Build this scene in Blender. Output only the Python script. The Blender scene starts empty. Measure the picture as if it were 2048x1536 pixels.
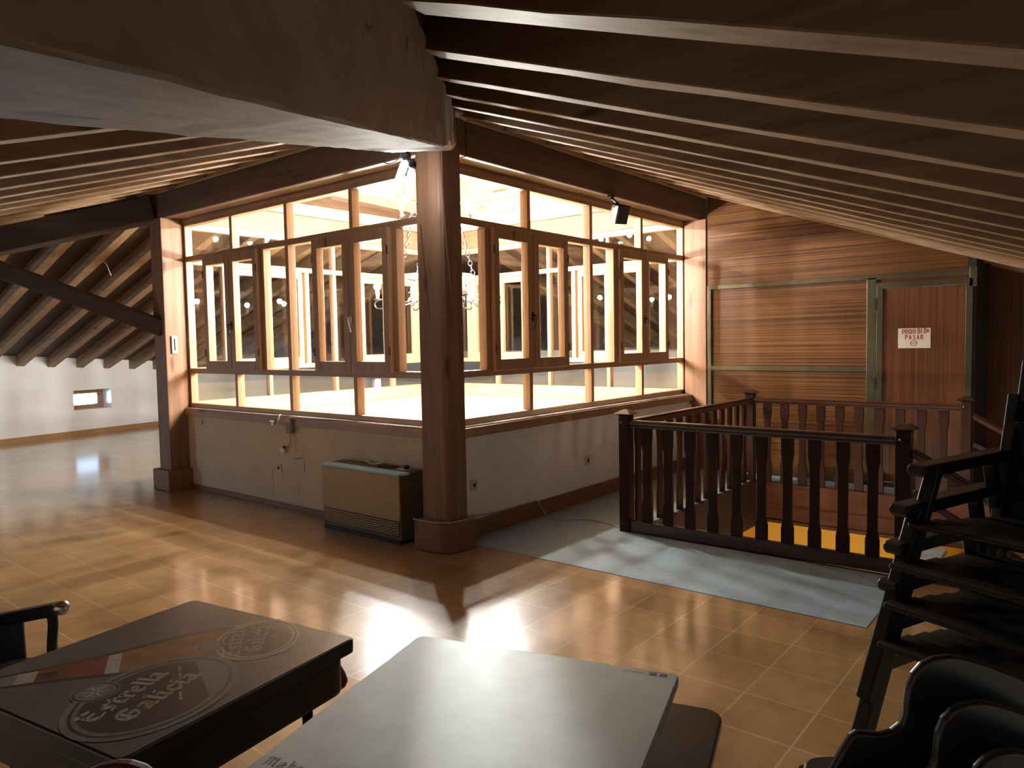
import bpy, math, random
from mathutils import Vector, Matrix
random.seed(7)
S = bpy.context.scene
C = S.collection
PI = math.pi
V = Vector

# ------------------------------------------------------------------ materials
def new_mat(name):
    m = bpy.data.materials.new(name); m.use_nodes = True
    nt = m.node_tree
    b = nt.nodes['Principled BSDF']
    return m, nt, b
def nd(nt, t, **kw):
    n = nt.nodes.new(t)
    for k, v in kw.items():
        if k in n.inputs: n.inputs[k].default_value = v
        else: setattr(n, k, v)
    return n
def ramp(nt, stops):
    r = nt.nodes.new('ShaderNodeValToRGB'); e = r.color_ramp.elements
    while len(e) < len(stops): e.new(0.5)
    for el, (p, c) in zip(e, stops):
        el.position = p; el.color = (*c, 1)
    return r
def coords(nt, scale=(1, 1, 1), rotz=0, loc=(0, 0, 0)):
    tc = nt.nodes.new('ShaderNodeTexCoord'); out = tc.outputs['Object']
    if rotz:
        vr = nt.nodes.new('ShaderNodeVectorRotate'); vr.rotation_type = 'Z_AXIS'; vr.inputs['Angle'].default_value = -rotz
        nt.links.new(out, vr.inputs['Vector']); out = vr.outputs[0]
    mp = nt.nodes.new('ShaderNodeMapping'); mp.inputs['Scale'].default_value = scale; mp.inputs['Location'].default_value = loc
    nt.links.new(out, mp.inputs['Vector'])
    return mp.outputs[0]
def plain(name, col, rough=0.5, metal=0.0, var=0.12, scale=9, bump=0.0, coat=0.0):
    m, nt, b = new_mat(name)
    n = nd(nt, 'ShaderNodeTexNoise', Scale=scale, Detail=4.0)
    nt.links.new(coords(nt), n.inputs['Vector'])
    r = ramp(nt, [(0.3, [c*(1-var) for c in col]), (0.7, [min(1, c*(1+var)) for c in col])])
    nt.links.new(n.outputs['Fac'], r.inputs[0]); nt.links.new(r.outputs[0], b.inputs['Base Color'])
    b.inputs['Roughness'].default_value = rough; b.inputs['Metallic'].default_value = metal
    if coat: b.inputs['Coat Weight'].default_value = coat; b.inputs['Coat Roughness'].default_value = 0.15
    if bump:
        bp = nd(nt, 'ShaderNodeBump', Strength=bump, Distance=0.01)
        nt.links.new(n.outputs['Fac'], bp.inputs['Height']); nt.links.new(bp.outputs[0], b.inputs['Normal'])
    return m
def wood(name, c1, c2, axis='x', rough=0.5, grain=26, rotz=0, knots=True, bump=0.25, coat=0.0, cracks=False, spec=0.5):
    m, nt, b = new_mat(name)
    sc = {'x': (1.1, grain, grain), 'y': (grain, 1.1, grain), 'z': (grain, grain, 1.1)}[axis]
    v = coords(nt, sc, rotz)
    n = nd(nt, 'ShaderNodeTexNoise', Scale=1.0, Detail=5.0, Roughness=0.6, Distortion=0.6)
    nt.links.new(v, n.inputs['Vector'])
    r = ramp(nt, [(0.3, c1), (0.5, [(a+d)/2 for a, d in zip(c1, c2)]), (0.72, c2)])
    nt.links.new(n.outputs['Fac'], r.inputs[0]); col = r.outputs[0]
    if knots:
        v2 = coords(nt, {'x': (1.3, 5, 5), 'y': (5, 1.3, 5), 'z': (5, 5, 1.3)}[axis], rotz)
        k = nd(nt, 'ShaderNodeTexVoronoi', Scale=0.9); nt.links.new(v2, k.inputs['Vector'])
        kr = ramp(nt, [(0.05, (0.25, 0.2, 0.17)), (0.13, (1, 1, 1))]); nt.links.new(k.outputs['Distance'], kr.inputs[0])
        mx = nd(nt, 'ShaderNodeMixRGB', blend_type='MULTIPLY'); mx.inputs[0].default_value = 0.8
        nt.links.new(col, mx.inputs[1]); nt.links.new(kr.outputs[0], mx.inputs[2]); col = mx.outputs[0]
    if cracks:
        v3 = coords(nt, {'x': (0.9, 30, 14), 'y': (30, 0.9, 14), 'z': (30, 30, 0.9)}[axis], rotz)
        k = nd(nt, 'ShaderNodeTexNoise', Scale=1.0, Detail=2.0); nt.links.new(v3, k.inputs['Vector'])
        kr = ramp(nt, [(0.27, (0.12, 0.08, 0.06)), (0.31, (1, 1, 1))]); nt.links.new(k.outputs['Fac'], kr.inputs[0])
        mx = nd(nt, 'ShaderNodeMixRGB', blend_type='MULTIPLY'); mx.inputs[0].default_value = 0.9
        nt.links.new(col, mx.inputs[1]); nt.links.new(kr.outputs[0], mx.inputs[2]); col = mx.outputs[0]
    nt.links.new(col, b.inputs['Base Color'])
    b.inputs['Roughness'].default_value = rough; b.inputs['Specular IOR Level'].default_value = spec
    if coat: b.inputs['Coat Weight'].default_value = coat; b.inputs['Coat Roughness'].default_value = 0.2
    if bump:
        bp = nd(nt, 'ShaderNodeBump', Strength=bump, Distance=0.004)
        nt.links.new(n.outputs['Fac'], bp.inputs['Height']); nt.links.new(bp.outputs[0], b.inputs['Normal'])
    return m
def planks(name, c1, c2, along='x', width=0.11, rough=0.6):
    """boards with dark seams; along = direction the boards run (object axes)"""
    m, nt, b = new_mat(name)
    sc = (0.9, 22, 22) if along == 'x' else (22, 0.9, 22)
    n = nd(nt, 'ShaderNodeTexNoise', Scale=1.0, Detail=4.0, Distortion=0.4); nt.links.new(coords(nt, sc), n.inputs['Vector'])
    r = ramp(nt, [(0.3, c1), (0.7, c2)]); nt.links.new(n.outputs['Fac'], r.inputs[0])
    br = nd(nt, 'ShaderNodeTexBrick', Scale=1.0); br.offset = 0.37
    br.inputs['Mortar Size'].default_value = 0.004; br.inputs['Brick Width'].default_value = 2.2; br.inputs['Row Height'].default_value = width
    br.inputs['Color1'].default_value = (1, 1, 1, 1); br.inputs['Color2'].default_value = (0.72, 0.70, 0.68, 1); br.inputs['Mortar'].default_value = (0.1, 0.08, 0.07, 1)
    tc = nt.nodes.new('ShaderNodeTexCoord'); sx = nt.nodes.new('ShaderNodeSeparateXYZ'); cx = nt.nodes.new('ShaderNodeCombineXYZ')
    nt.links.new(tc.outputs['Object'], sx.inputs[0])
    if along == 'x': nt.links.new(sx.outputs[0], cx.inputs[0]); nt.links.new(sx.outputs[1], cx.inputs[1])
    else: nt.links.new(sx.outputs[1], cx.inputs[0]); nt.links.new(sx.outputs[0], cx.inputs[1])
    nt.links.new(cx.outputs[0], br.inputs['Vector'])
    mx = nd(nt, 'ShaderNodeMixRGB', blend_type='MULTIPLY'); mx.inputs[0].default_value = 1
    nt.links.new(r.outputs[0], mx.inputs[1]); nt.links.new(br.outputs['Color'], mx.inputs[2])
    nt.links.new(mx.outputs[0], b.inputs['Base Color']); b.inputs['Roughness'].default_value = rough
    return m
def tiles(name, c1, c2, mortar, rough=0.25, vary=0.35, msize=0.0035, org=(1.26, 0.315), cell=(0.297, 0.291), bump=0.12, coat=0.0):
    m, nt, b = new_mat(name)
    v = coords(nt, (1, 1, 1), 0, (org[0]+cell[0]*20, org[1]+cell[1]*20, 0))
    br = nd(nt, 'ShaderNodeTexBrick', Scale=1.0); br.offset = 0.0; br.squash = 1.0
    br.inputs['Mortar Size'].default_value = msize; br.inputs['Mortar Smooth'].default_value = 0.1; br.inputs['Bias'].default_value = 0.0
    br.inputs['Brick Width'].default_value = cell[0]; br.inputs['Row Height'].default_value = cell[1]
    br.inputs['Color1'].default_value = (*c1, 1); br.inputs['Color2'].default_value = (*c2, 1); br.inputs['Mortar'].default_value = (*mortar, 1)
    nt.links.new(v, br.inputs['Vector'])
    n = nd(nt, 'ShaderNodeTexNoise', Scale=7.0, Detail=6.0, Roughness=0.65); nt.links.new(coords(nt), n.inputs['Vector'])
    r = ramp(nt, [(0.3, (1-vary,)*3), (0.7, (1.0,)*3)]); nt.links.new(n.outputs['Fac'], r.inputs[0])
    mx = nd(nt, 'ShaderNodeMixRGB', blend_type='MULTIPLY'); mx.inputs[0].default_value = 1
    nt.links.new(br.outputs['Color'], mx.inputs[1]); nt.links.new(r.outputs[0], mx.inputs[2])
    nt.links.new(mx.outputs[0], b.inputs['Base Color'])
    if coat: b.inputs['Coat Weight'].default_value = coat; b.inputs['Coat Roughness'].default_value = 0.13; b.inputs['Specular IOR Level'].default_value = 0.3
    n2 = nd(nt, 'ShaderNodeTexNoise', Scale=3.0, Detail=3.0); nt.links.new(coords(nt), n2.inputs['Vector'])
    mr = nd(nt, 'ShaderNodeMapRange'); mr.inputs['To Min'].default_value = rough; mr.inputs['To Max'].default_value = rough*1.25
    nt.links.new(n2.outputs['Fac'], mr.inputs['Value']); nt.links.new(mr.outputs[0], b.inputs['Roughness'])
    bp = nd(nt, 'ShaderNodeBump', Strength=bump, Distance=0.003); bp.invert = True
    nt.links.new(br.outputs['Fac'], bp.inputs['Height'])
    bp2 = nd(nt, 'ShaderNodeBump', Strength=0.05, Distance=0.01); nt.links.new(n2.outputs['Fac'], bp2.inputs['Height'])
    nt.links.new(bp.outputs[0], bp2.inputs['Normal']); nt.links.new(bp2.outputs[0], b.inputs['Normal'])
    return m
def laminate(name, c1, c2, vertical=False, rough=0.3, freq=55):
    m, nt, b = new_mat(name)
    sc = (1, 14 if not vertical else freq, freq if not vertical else 0.6)
    if not vertical: sc = (1, 0.4, freq)
    n = nd(nt, 'ShaderNodeTexNoise', Scale=1.0, Detail=2.5, Distortion=0.25); nt.links.new(coords(nt, sc), n.inputs['Vector'])
    r = ramp(nt, [(0.36, c1), (0.62, c2)]); nt.links.new(n.outputs['Fac'], r.inputs[0])
    nt.links.new(r.outputs[0], b.inputs['Base Color']); b.inputs['Roughness'].default_value = rough
    return m
def emit(name, col, strength):
    m, nt, b = new_mat(name)
    b.inputs['Base Color'].default_value = (*col, 1)
    b.inputs['Emission Color'].default_value = (*col, 1); b.inputs['Emission Strength'].default_value = strength
    return m
def glass_mat(name):
    m = bpy.data.materials.new(name); m.use_nodes = True; nt = m.node_tree; nt.nodes.clear()
    out = nt.nodes.new('ShaderNodeOutputMaterial'); mix = nt.nodes.new('ShaderNodeMixShader')
    tr = nt.nodes.new('ShaderNodeBsdfTransparent'); tr.inputs[0].default_value = (0.97, 0.98, 0.97, 1)
    gl = nt.nodes.new('ShaderNodeBsdfGlossy'); gl.inputs['Roughness'].default_value = 0.0
    lw = nt.nodes.new('ShaderNodeLayerWeight'); lw.inputs['Blend'].default_value = 0.5
    p = nd(nt, 'ShaderNodeMath', operation='POWER'); p.inputs[1].default_value = 5.0
    nt.links.new(lw.outputs['Facing'], p.inputs[0])
    mr = nd(nt, 'ShaderNodeMapRange'); mr.inputs['To Min'].default_value = 0.04; mr.inputs['To Max'].default_value = 0.9
    nt.links.new(p.outputs[0], mr.inputs['Value']); nt.links.new(mr.outputs[0], mix.inputs[0])
    nt.links.new(tr.outputs[0], mix.inputs[1]); nt.links.new(gl.outputs[0], mix.inputs[2]); nt.links.new(mix.outputs[0], out.inputs[0])
    return m

PINE1, PINE2 = (0.36, 0.175, 0.075), (0.52, 0.29, 0.135)
BEAM1, BEAM2 = (0.115, 0.062, 0.036), (0.19, 0.11, 0.066)
M = {}
for ax in 'xyz':
    M['pine_'+ax] = wood('pine_'+ax, PINE1, PINE2, ax, 0.5)
    M['frame_'+ax] = wood('frame_'+ax, (0.30, 0.17, 0.09), (0.44, 0.27, 0.155), ax, 0.42)
    M['beam_'+ax] = wood('beam_'+ax, BEAM1, BEAM2, ax, 0.6, grain=18, cracks=True)
    M['raft_'+ax] = wood('raft_'+ax, (0.20, 0.115, 0.06), (0.36, 0.225, 0.125), ax, 0.6, grain=20)
    M['post_'+ax] = wood('post_'+ax, (0.19, 0.085, 0.042), (0.30, 0.15, 0.08), ax, 0.5, grain=16)
    M['log_'+ax] = wood('log_'+ax, (0.40, 0.23, 0.105), (0.60, 0.39, 0.21), ax, 0.55, grain=16, cracks=True)
    M['rail_'+ax] = wood('rail_'+ax, (0.024, 0.0085, 0.005), (0.042, 0.015, 0.009), ax, 0.5, knots=False, bump=0.08, spec=0.2) if ax == 'z' else wood('rail_'+ax, (0.042, 0.015, 0.009), (0.075, 0.027, 0.016), ax, 0.28, knots=False, bump=0.08, coat=0.4)
    M['base_'+ax] = wood('base_'+ax, (0.20, 0.08, 0.04), (0.30, 0.13, 0.065), ax, 0.4)
M['fascia'] = wood('fascia', (0.070, 0.022, 0.010), (0.11, 0.040, 0.018), 'y', 0.6, spec=0.15)
M['fascia_dark'] = wood('fascia_dark', (0.022, 0.010, 0.006), (0.035, 0.016, 0.010), 'x', 0.7)
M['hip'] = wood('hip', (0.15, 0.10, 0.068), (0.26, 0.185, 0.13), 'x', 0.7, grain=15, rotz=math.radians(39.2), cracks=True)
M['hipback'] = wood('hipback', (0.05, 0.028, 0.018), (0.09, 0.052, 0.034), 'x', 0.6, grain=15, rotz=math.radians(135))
M['chip'] = plain('chip', (0.72, 0.62, 0.48), 0.7, var=0.25, scale=40)
M['plank_x'] = planks('plank_x', (0.035, 0.016, 0.009), (0.075, 0.038, 0.02), 'x')
M['plank_y'] = planks('plank_y', (0.035, 0.016, 0.009), (0.075, 0.038, 0.02), 'y')
M['plank_light'] = planks('plank_light', (0.6, 0.42, 0.24), (0.75, 0.58, 0.38), 'x', 0.16)
M['white'] = plain('white', (0.86, 0.86, 0.86), 0.85, var=0.04, scale=3, bump=0.05)
M['cream'] = plain('cream', (0.66, 0.54, 0.40), 0.85, var=0.06, scale=3, bump=0.06)
M['yellow'] = plain('yellow', (0.80, 0.48, 0.06), 0.8, var=0.03, scale=3)
M['paleyellow'] = plain('paleyellow', (0.86, 0.76, 0.42), 0.8, var=0.03, scale=3)
M['tile'] = tiles('tile', (0.46, 0.275, 0.120), (0.38, 0.215, 0.088), (0.56, 0.42, 0.26), 0.30, 0.3, coat=1.0)
M['greytile'] = tiles('greytile', (0.30, 0.39, 0.455), (0.285, 0.375, 0.44), (0.24, 0.32, 0.38), 0.5, 0.22, 0.004, bump=0.15)
M['glass'] = glass_mat('glass')
M['lam_h'] = laminate('lam_h', (0.060, 0.021, 0.006), (0.17, 0.071, 0.022), False, 0.3, 95)
M['lam_v'] = laminate('lam_v', (0.085, 0.026, 0.009), (0.16, 0.055, 0.02), True, 0.35, 60)
M['bronze'] = plain('bronze', (0.115, 0.10, 0.062), 0.38, 0.8, 0.1)
M['bronze_dark'] = plain('bronze_dark', (0.03, 0.028, 0.025), 0.5, 0.3)
M['black'] = plain('black', (0.012, 0.011, 0.011), 0.45)
M['iron'] = plain('iron', (0.06, 0.058, 0.06), 0.35, 0.8)
M['steel'] = plain('steel', (0.62, 0.62, 0.63), 0.28, 1.0)
M['brass'] = plain('brass', (0.62, 0.50, 0.30), 0.4, 0.6)
M['darkwood'] = wood('darkwood', (0.006, 0.004, 0.0035), (0.011, 0.007, 0.006), 'x', 0.35, knots=False, bump=0.1)
M['slat'] = wood('slat', (0.011, 0.008, 0.006), (0.018, 0.013, 0.01), 'y', 0.4, knots=False)
M['plastic'] = plain('plastic', (0.035, 0.032, 0.030), 0.28, 0.0, 0.05, coat=0.3)
M['redwood'] = plain('redwood', (0.14, 0.035, 0.025), 0.4)
M['rim'] = plain('rim', (0.014, 0.007, 0.0065), 0.35)
M['top_dark'] = plain('top_dark', (0.105, 0.096, 0.092), 0.285, 0.0, 0.15, 30)
M['top_grey'] = plain('top_grey', (0.38, 0.42, 0.425), 0.5, 0.5, 0.06, 14, bump=0.02)
M['ink_mid'] = plain('ink_mid', (0.17, 0.155, 0.14), 0.285, 0, 0.2, 60)
M['ink_dark'] = plain('ink_dark', (0.040, 0.031, 0.027), 0.285, 0, 0.1, 60)
M['ink_light'] = plain('ink_light', (0.36, 0.33, 0.29), 0.285, 0, 0.2, 60)
M['ink_amber'] = plain('ink_amber', (0.22, 0.10, 0.03), 0.285, 0, 0.35, 18)
M['ink_red'] = plain('ink_red', (0.17, 0.045, 0.03), 0.285, 0, 0.2, 50)
M['ink_grey'] = plain('ink_grey', (0.13, 0.14, 0.14), 0.4, 0.3)
M['beige_metal'] = plain('beige_metal', (0.42, 0.30, 0.155), 0.45, 0.0, 0.04)
M['brown_metal'] = plain('brown_metal', (0.12, 0.088, 0.06), 0.45, 0.0, 0.06)
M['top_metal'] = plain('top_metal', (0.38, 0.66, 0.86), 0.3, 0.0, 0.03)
M['socket'] = plain('socket', (0.62, 0.58, 0.50), 0.4, var=0.03)
M['dark_hole'] = plain('dark_hole', (0.03, 0.025, 0.02), 0.6)
M['cable'] = plain('cable', (0.72, 0.70, 0.64), 0.45, var=0.05)
M['cable_dirty'] = plain('cable_dirty', (0.42, 0.36, 0.28), 0.5)
M['greyplastic'] = plain('greyplastic', (0.20, 0.175, 0.14), 0.5)
M['whiteplastic'] = plain('whiteplastic', (0.80, 0.80, 0.82), 0.4, var=0.02)
M['paper'] = plain('paper', (0.80, 0.78, 0.74), 0.8, var=0.03)
M['marker'] = plain('marker', (0.50, 0.09, 0.025), 0.7, var=0.35, scale=60)
M['stone'] = plain('stone', (0.30, 0.30, 0.30), 0.6)
M['crackpale'] = plain('crackpale', (0.60, 0.55, 0.48), 0.6, var=0.15, scale=30)
def globe(name, col, strength, clear):  # frosted lamp globe: glows itself and lets the lamp inside shine through
    m = bpy.data.materials.new(name); m.use_nodes = True; nt = m.node_tree; nt.nodes.clear()
    out = nt.nodes.new('ShaderNodeOutputMaterial'); mix = nt.nodes.new('ShaderNodeMixShader'); mix.inputs[0].default_value = clear
    e = nt.nodes.new('ShaderNodeEmission'); e.inputs[0].default_value = (*col, 1); e.inputs[1].default_value = strength
    tr = nt.nodes.new('ShaderNodeBsdfTransparent')
    nt.links.new(e.outputs[0], mix.inputs[1]); nt.links.new(tr.outputs[0], mix.inputs[2]); nt.links.new(mix.outputs[0], out.inputs[0])
    m.cycles.emission_sampling = 'NONE'
    return m
M['bulb'] = globe('bulb', (1.0, 0.965, 0.90), 12.0, 0.9)
M['lampwhite'] = globe('lampwhite', (0.80, 0.90, 1.0), 12.0, 0.8)
def lamp(loc, watts, radius, col):
    l = bpy.data.lights.new('lamp', 'POINT'); l.energy = watts; l.shadow_soft_size = radius; l.color = col
    o = bpy.data.objects.new('lamp', l); C.objects.link(o); o.location = loc; return o
M['lowlamp'] = emit('lowlamp', (1.0, 0.9, 0.75), 22.0)

# ------------------------------------------------------------------ geometry helpers
class MB:
    def __init__(s): s.v = []; s.f = []; s.mi = []; s.cur = 0
    def mat(s, i): s.cur = i; return s
    def quad(s, pts):
        n = len(s.v); s.v += [V(p) for p in pts]; s.f.append(list(range(n, n+len(pts)))); s.mi.append(s.cur); return s
    def hexa(s, p):  # 8 points: bottom loop 0-3, top loop 4-7
        n = len(s.v); s.v += [V(q) for q in p]
        for f in ((3, 2, 1, 0), (4, 5, 6, 7), (0, 1, 5, 4), (1, 2, 6, 5), (2, 3, 7, 6), (3, 0, 4, 7)):
            s.f.append([n+i for i in f]); s.mi.append(s.cur)
        return s
    def box(s, a, b):
        x0, x1 = sorted((a[0], b[0])); y0, y1 = sorted((a[1], b[1])); z0, z1 = sorted((a[2], b[2]))
        return s.hexa([(x0, y0, z0), (x1, y0, z0), (x1, y1, z0), (x0, y1, z0), (x0, y0, z1), (x1, y0, z1), (x1, y1, z1), (x0, y1, z1)])
    def obox(s, c, size, rot):  # oriented box, rot = Matrix 3x3
        h = [x/2 for x in size]; c = V(c)
        P = [c + rot @ V((sx*h[0], sy*h[1], sz*h[2])) for sz in (-1, 1) for sx, sy in ((-1, -1), (1, -1), (1, 1), (-1, 1))]
        return s.hexa(P)
    def bar(s, p0, p1, w, h, up=(0, 0, 1), seg=1, jit=0):  # bottom centre line p0->p1, width w, height h above it
        p0, p1 = V(p0), V(p1); d = (p1-p0).normalized(); side = d.cross(V(up)).normalized(); u = side.cross(d).normalized()
        rings = []
        for i in range(seg+1):
            p = p0.lerp(p1, i/seg); n = len(s.v)
            j = lambda: random.uniform(-jit, jit)
            s.v += [p-side*(w/2+j())+u*j(), p+side*(w/2+j())+u*j(), p+side*w/2+u*h, p-side*w/2+u*h]
            rings.append(n)
        for a, b in zip(rings, rings[1:]):
            for k in range(4):
                s.f.append([a+k, a+(k+1) % 4, b+(k+1) % 4, b+k]); s.mi.append(s.cur)
        a, b = rings[0], rings[-1]
        s.f.append([a+3, a+2, a+1, a]); s.f.append([b, b+1, b+2, b+3]); s.mi += [s.cur]*2
        return s
    def tube(s, pts, r, n=8, cap=True):
        pts = [V(p) for p in pts]; rs = r if isinstance(r, (list, tuple)) else [r]*len(pts)
        t0 = (pts[1]-pts[0]).normalized(); a = V((0, 0, 1)) if abs(t0.z) < 0.9 else V((1, 0, 0))
        nrm = t0.cross(a).normalized(); rings = []
        for i, p in enumerate(pts):
            t = (pts[min(i+1, len(pts)-1)] - pts[max(i-1, 0)]).normalized()
            nrm = (nrm - t*nrm.dot(t)).normalized(); bn = t.cross(nrm)
            k = len(s.v); s.v += [p + (nrm*math.cos(2*PI*j/n) + bn*math.sin(2*PI*j/n))*rs[i] for j in range(n)]; rings.append(k)
        for a, b in zip(rings, rings[1:]):
            for j in range(n): s.f.append([a+j, a+(j+1) % n, b+(j+1) % n, b+j]); s.mi.append(s.cur)
        if cap:
            s.f.append([rings[0]+j for j in reversed(range(n))]); s.f.append([rings[-1]+j for j in range(n)]); s.mi += [s.cur]*2
        return s
    def lathe(s, prof, c, n=16, axis=None):  # prof [(r,z)], around vertical axis through c (or a rotation matrix)
        c = V(c); R = axis or Matrix.Identity(3); rings = []
        for r, z in prof:
            k = len(s.v); s.v += [c + R @ V((r*math.cos(2*PI*j/n), r*math.sin(2*PI*j/n), z)) for j in range(n)]; rings.append(k)
        for a, b in zip(rings, rings[1:]):
            for j in range(n): s.f.append([a+j, a+(j+1) % n, b+(j+1) % n, b+j]); s.mi.append(s.cur)
        s.f.append([rings[0]+j for j in reversed(range(n))]); s.f.append([rings[-1]+j for j in range(n)]); s.mi += [s.cur]*2
        return s
    def prism(s, poly, fr, thick):  # poly 2D list, fr(x,y,t)->3D, t in 0..thick
        n = len(poly); k = len(s.v)
        s.v += [V(fr(x, y, 0)) for x, y in poly] + [V(fr(x, y, thick)) for x, y in poly]
        s.f.append([k+i for i in reversed(range(n))]); s.f.append([k+n+i for i in range(n)]); s.mi += [s.cur]*2
        for i in range(n): s.f.append([k+i, k+(i+1) % n, k+n+(i+1) % n, k+n+i]); s.mi.append(s.cur)
        return s
    def ribbon(s, pts, w, fr, t=0.0):  # flat stroke in a plane
        for (x0, y0), (x1, y1) in zip(pts, pts[1:]):
            L = math.hypot(x1-x0, y1-y0) or 1e-6; dx, dy = (x1-x0)/L, (y1-y0)/L; nx, ny = -dy*w/2, dx*w/2
            x0 -= dx*w*0.3; y0 -= dy*w*0.3; x1 += dx*w*0.3; y1 += dy*w*0.3
            s.quad([fr(x0+nx, y0+ny, t), fr(x0-nx, y0-ny, t), fr(x1-nx, y1-ny, t), fr(x1+nx, y1+ny, t)])
        return s
    def nib(s, pts, nx, ny, fr, t=0.0):  # broad pen stroke: nib vector (nx, ny)
        for (x0, y0), (x1, y1) in zip(pts, pts[1:]):
            s.quad([fr(x0-nx, y0-ny, t), fr(x0+nx, y0+ny, t), fr(x1+nx, y1+ny, t), fr(x1-nx, y1-ny, t)])
        return s
    def build(s, name, mats, parent=None, smooth=False, bevel=0, seg=2):
        mats = mats if isinstance(mats, (list, tuple)) else [mats]
        off = V(parent['_o']) if parent is not None and '_o' in parent else V((0, 0, 0))
        me = bpy.data.meshes.new(name); me.from_pydata([v-off for v in s.v], [], s.f)
        for m in mats: me.materials.append(M[m] if isinstance(m, str) else m)
        me.polygons.foreach_set('material_index', s.mi)
        import bmesh
        bm = bmesh.new(); bm.from_mesh(me); bmesh.ops.recalc_face_normals(bm, faces=bm.faces); bm.to_mesh(me); bm.free()
        if smooth: me.polygons.foreach_set('use_smooth', [True]*len(me.polygons))
        me.update()
        o = bpy.data.objects.new(name, me); C.objects.link(o)
        if parent is not None: o.parent = parent; o['_o'] = list(off)
        if bevel:
            b = o.modifiers.new('soft_edge', 'BEVEL'); b.width = bevel; b.segments = seg; b.limit_method = 'ANGLE'; b.angle_limit = math.radians(40)
            b.harden_normals = False
        return o
def tag(o, label, cat=None, group=None, kind=None):
    o['label'] = label
    if cat: o['category'] = cat
    if group: o['group'] = group
    if kind: o['kind'] = kind
    return o
def thing(name, label, cat, loc, group=None, kind=None):
    o = bpy.data.objects.new(name, None); C.objects.link(o); o.location = loc; o['_o'] = list(loc); o.empty_display_size = 0.1
    return tag(o, label, cat, group, kind)
def struct(o, label=None):
    o['kind'] = 'structure'
    if label: o['label'] = label
    return o
def curve(pts, n=8):  # Catmull-Rom
    pts = [V(p) for p in pts]; P = [pts[0]*2-pts[1]] + pts + [pts[-1]*2-pts[-2]]; out = []
    for i in range(1, len(P)-2):
        a, b, c, d = P[i-1:i+3]
        for k in range(n):
            t = k/n; out.append(0.5*((2*b) + (c-a)*t + (2*a-5*b+4*c-d)*t*t + (3*b-a-3*c+d)*t**3))
    return out + [pts[-1]]
ORD = 'first second third fourth fifth sixth seventh eighth ninth tenth eleventh twelfth thirteenth fourteenth fifteenth sixteenth seventeenth eighteenth nineteenth twentieth'.split()

# ------------------------------------------------------------------ camera
cam = bpy.data.cameras.new('camera'); co = bpy.data.objects.new('camera', cam); C.objects.link(co)
cam.sensor_width = 36.0; cam.lens = 1473.99/2048*36; cam.clip_start = 0.05
yaw, pitch, roll = math.radians(39.0508), math.radians(-3.2347), math.radians(-1.0399)
F = V((math.cos(yaw)*math.cos(pitch), math.sin(yaw)*math.cos(pitch), math.sin(pitch)))
r0 = V((math.sin(yaw), -math.cos(yaw), 0)); u0 = r0.cross(F)
R = r0*math.cos(roll) + u0*math.sin(roll); U = -r0*math.sin(roll) + u0*math.cos(roll)
O = V((-3.8743, -3.7923, 1.47))
co.matrix_world = Matrix(((R.x, U.x, -F.x, O.x), (R.y, U.y, -F.y, O.y), (R.z, U.z, -F.z, O.z), (0, 0, 0, 1)))
S.camera = co
def at(x, y, depth): return O + (F + R*((x-1024)/1473.99) - U*((y-768)/1473.99))*depth
def onplane(x, y, ax, v):
    d = F + R*((x-1024)/1473.99) - U*((y-768)/1473.99); i = 'xyz'.index(ax); return O + d*((v-O[i])/d[i])

# ------------------------------------------------------------------ floor
b = MB()
for x0, x1, y0, y1 in ((-6, 0.06, -5.7, -0.08), (-6, 0.0, -0.08, 12.6), (0.0, 10, 3.97, 12.6), (4.05, 10, -0.35, 3.97), (0.06, 1.0, -5.7, -2.87)):
    b.box((x0, y0, -0.2), (x1, y1, 0))
struct(b.build('floor', 'tile'), 'glossy terracotta tile floor')
b = MB()
for x0, x1, y0, y1 in ((0.06, 1.0, -2.87, -0.08), (1.0, 3.95, -0.95, -0.08), (3.58, 3.95, -5.7, -0.95), (3.95, 4.9, -5.7, -2.8)):
    b.box((x0, y0, -0.2), (x1, y1, 0.003))
struct(b.build('floor', 'greytile'), 'grey painted floor around the stairwell')
b = MB().box((-0.3, -5.7, -2.9), (4.6, 4.4, -2.7))
struct(b.build('floor', 'yellow'), 'floor of the storey below')
# stairwell lining
b = MB().box((3.70, -5.7, -2.7), (3.80, -0.95, -0.2)).box((1.0, -0.95, -2.7), (3.8, -0.85, -0.2)).box((0.9, -5.7, -2.7), (1.0, -0.85, -0.2)).box((0.9, -5.8, -2.7), (3.8, -5.7, 0.0))
struct(b.build('wall_stairwell', 'yellow'), 'yellow wall of the stairwell below the floor')
b = MB().box((3.52, -5.6, -0.215), (3.60, -0.97, -0.0)).box((3.535, -5.6, -0.37), (3.60, -0.97, -0.219)).box((3.50, -5.6, -0.40), (3.62, -0.97, -0.37)).box((3.6, -5.6, -0.39), (3.72, -0.95, -0.2))
struct(b.build('trim_1', 'fascia', bevel=0.004), 'wood board fascia on the far side of the stairwell')
b = MB().box((1.0, -1.0, -0.46), (3.52, -0.94, 0.0)).box((1.0, -5.6, -0.30), (1.05, -1.0, 0.0))
struct(b.build('trim_2', 'fascia_dark', bevel=0.004), 'dark wood board fascia of the stairwell')

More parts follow.
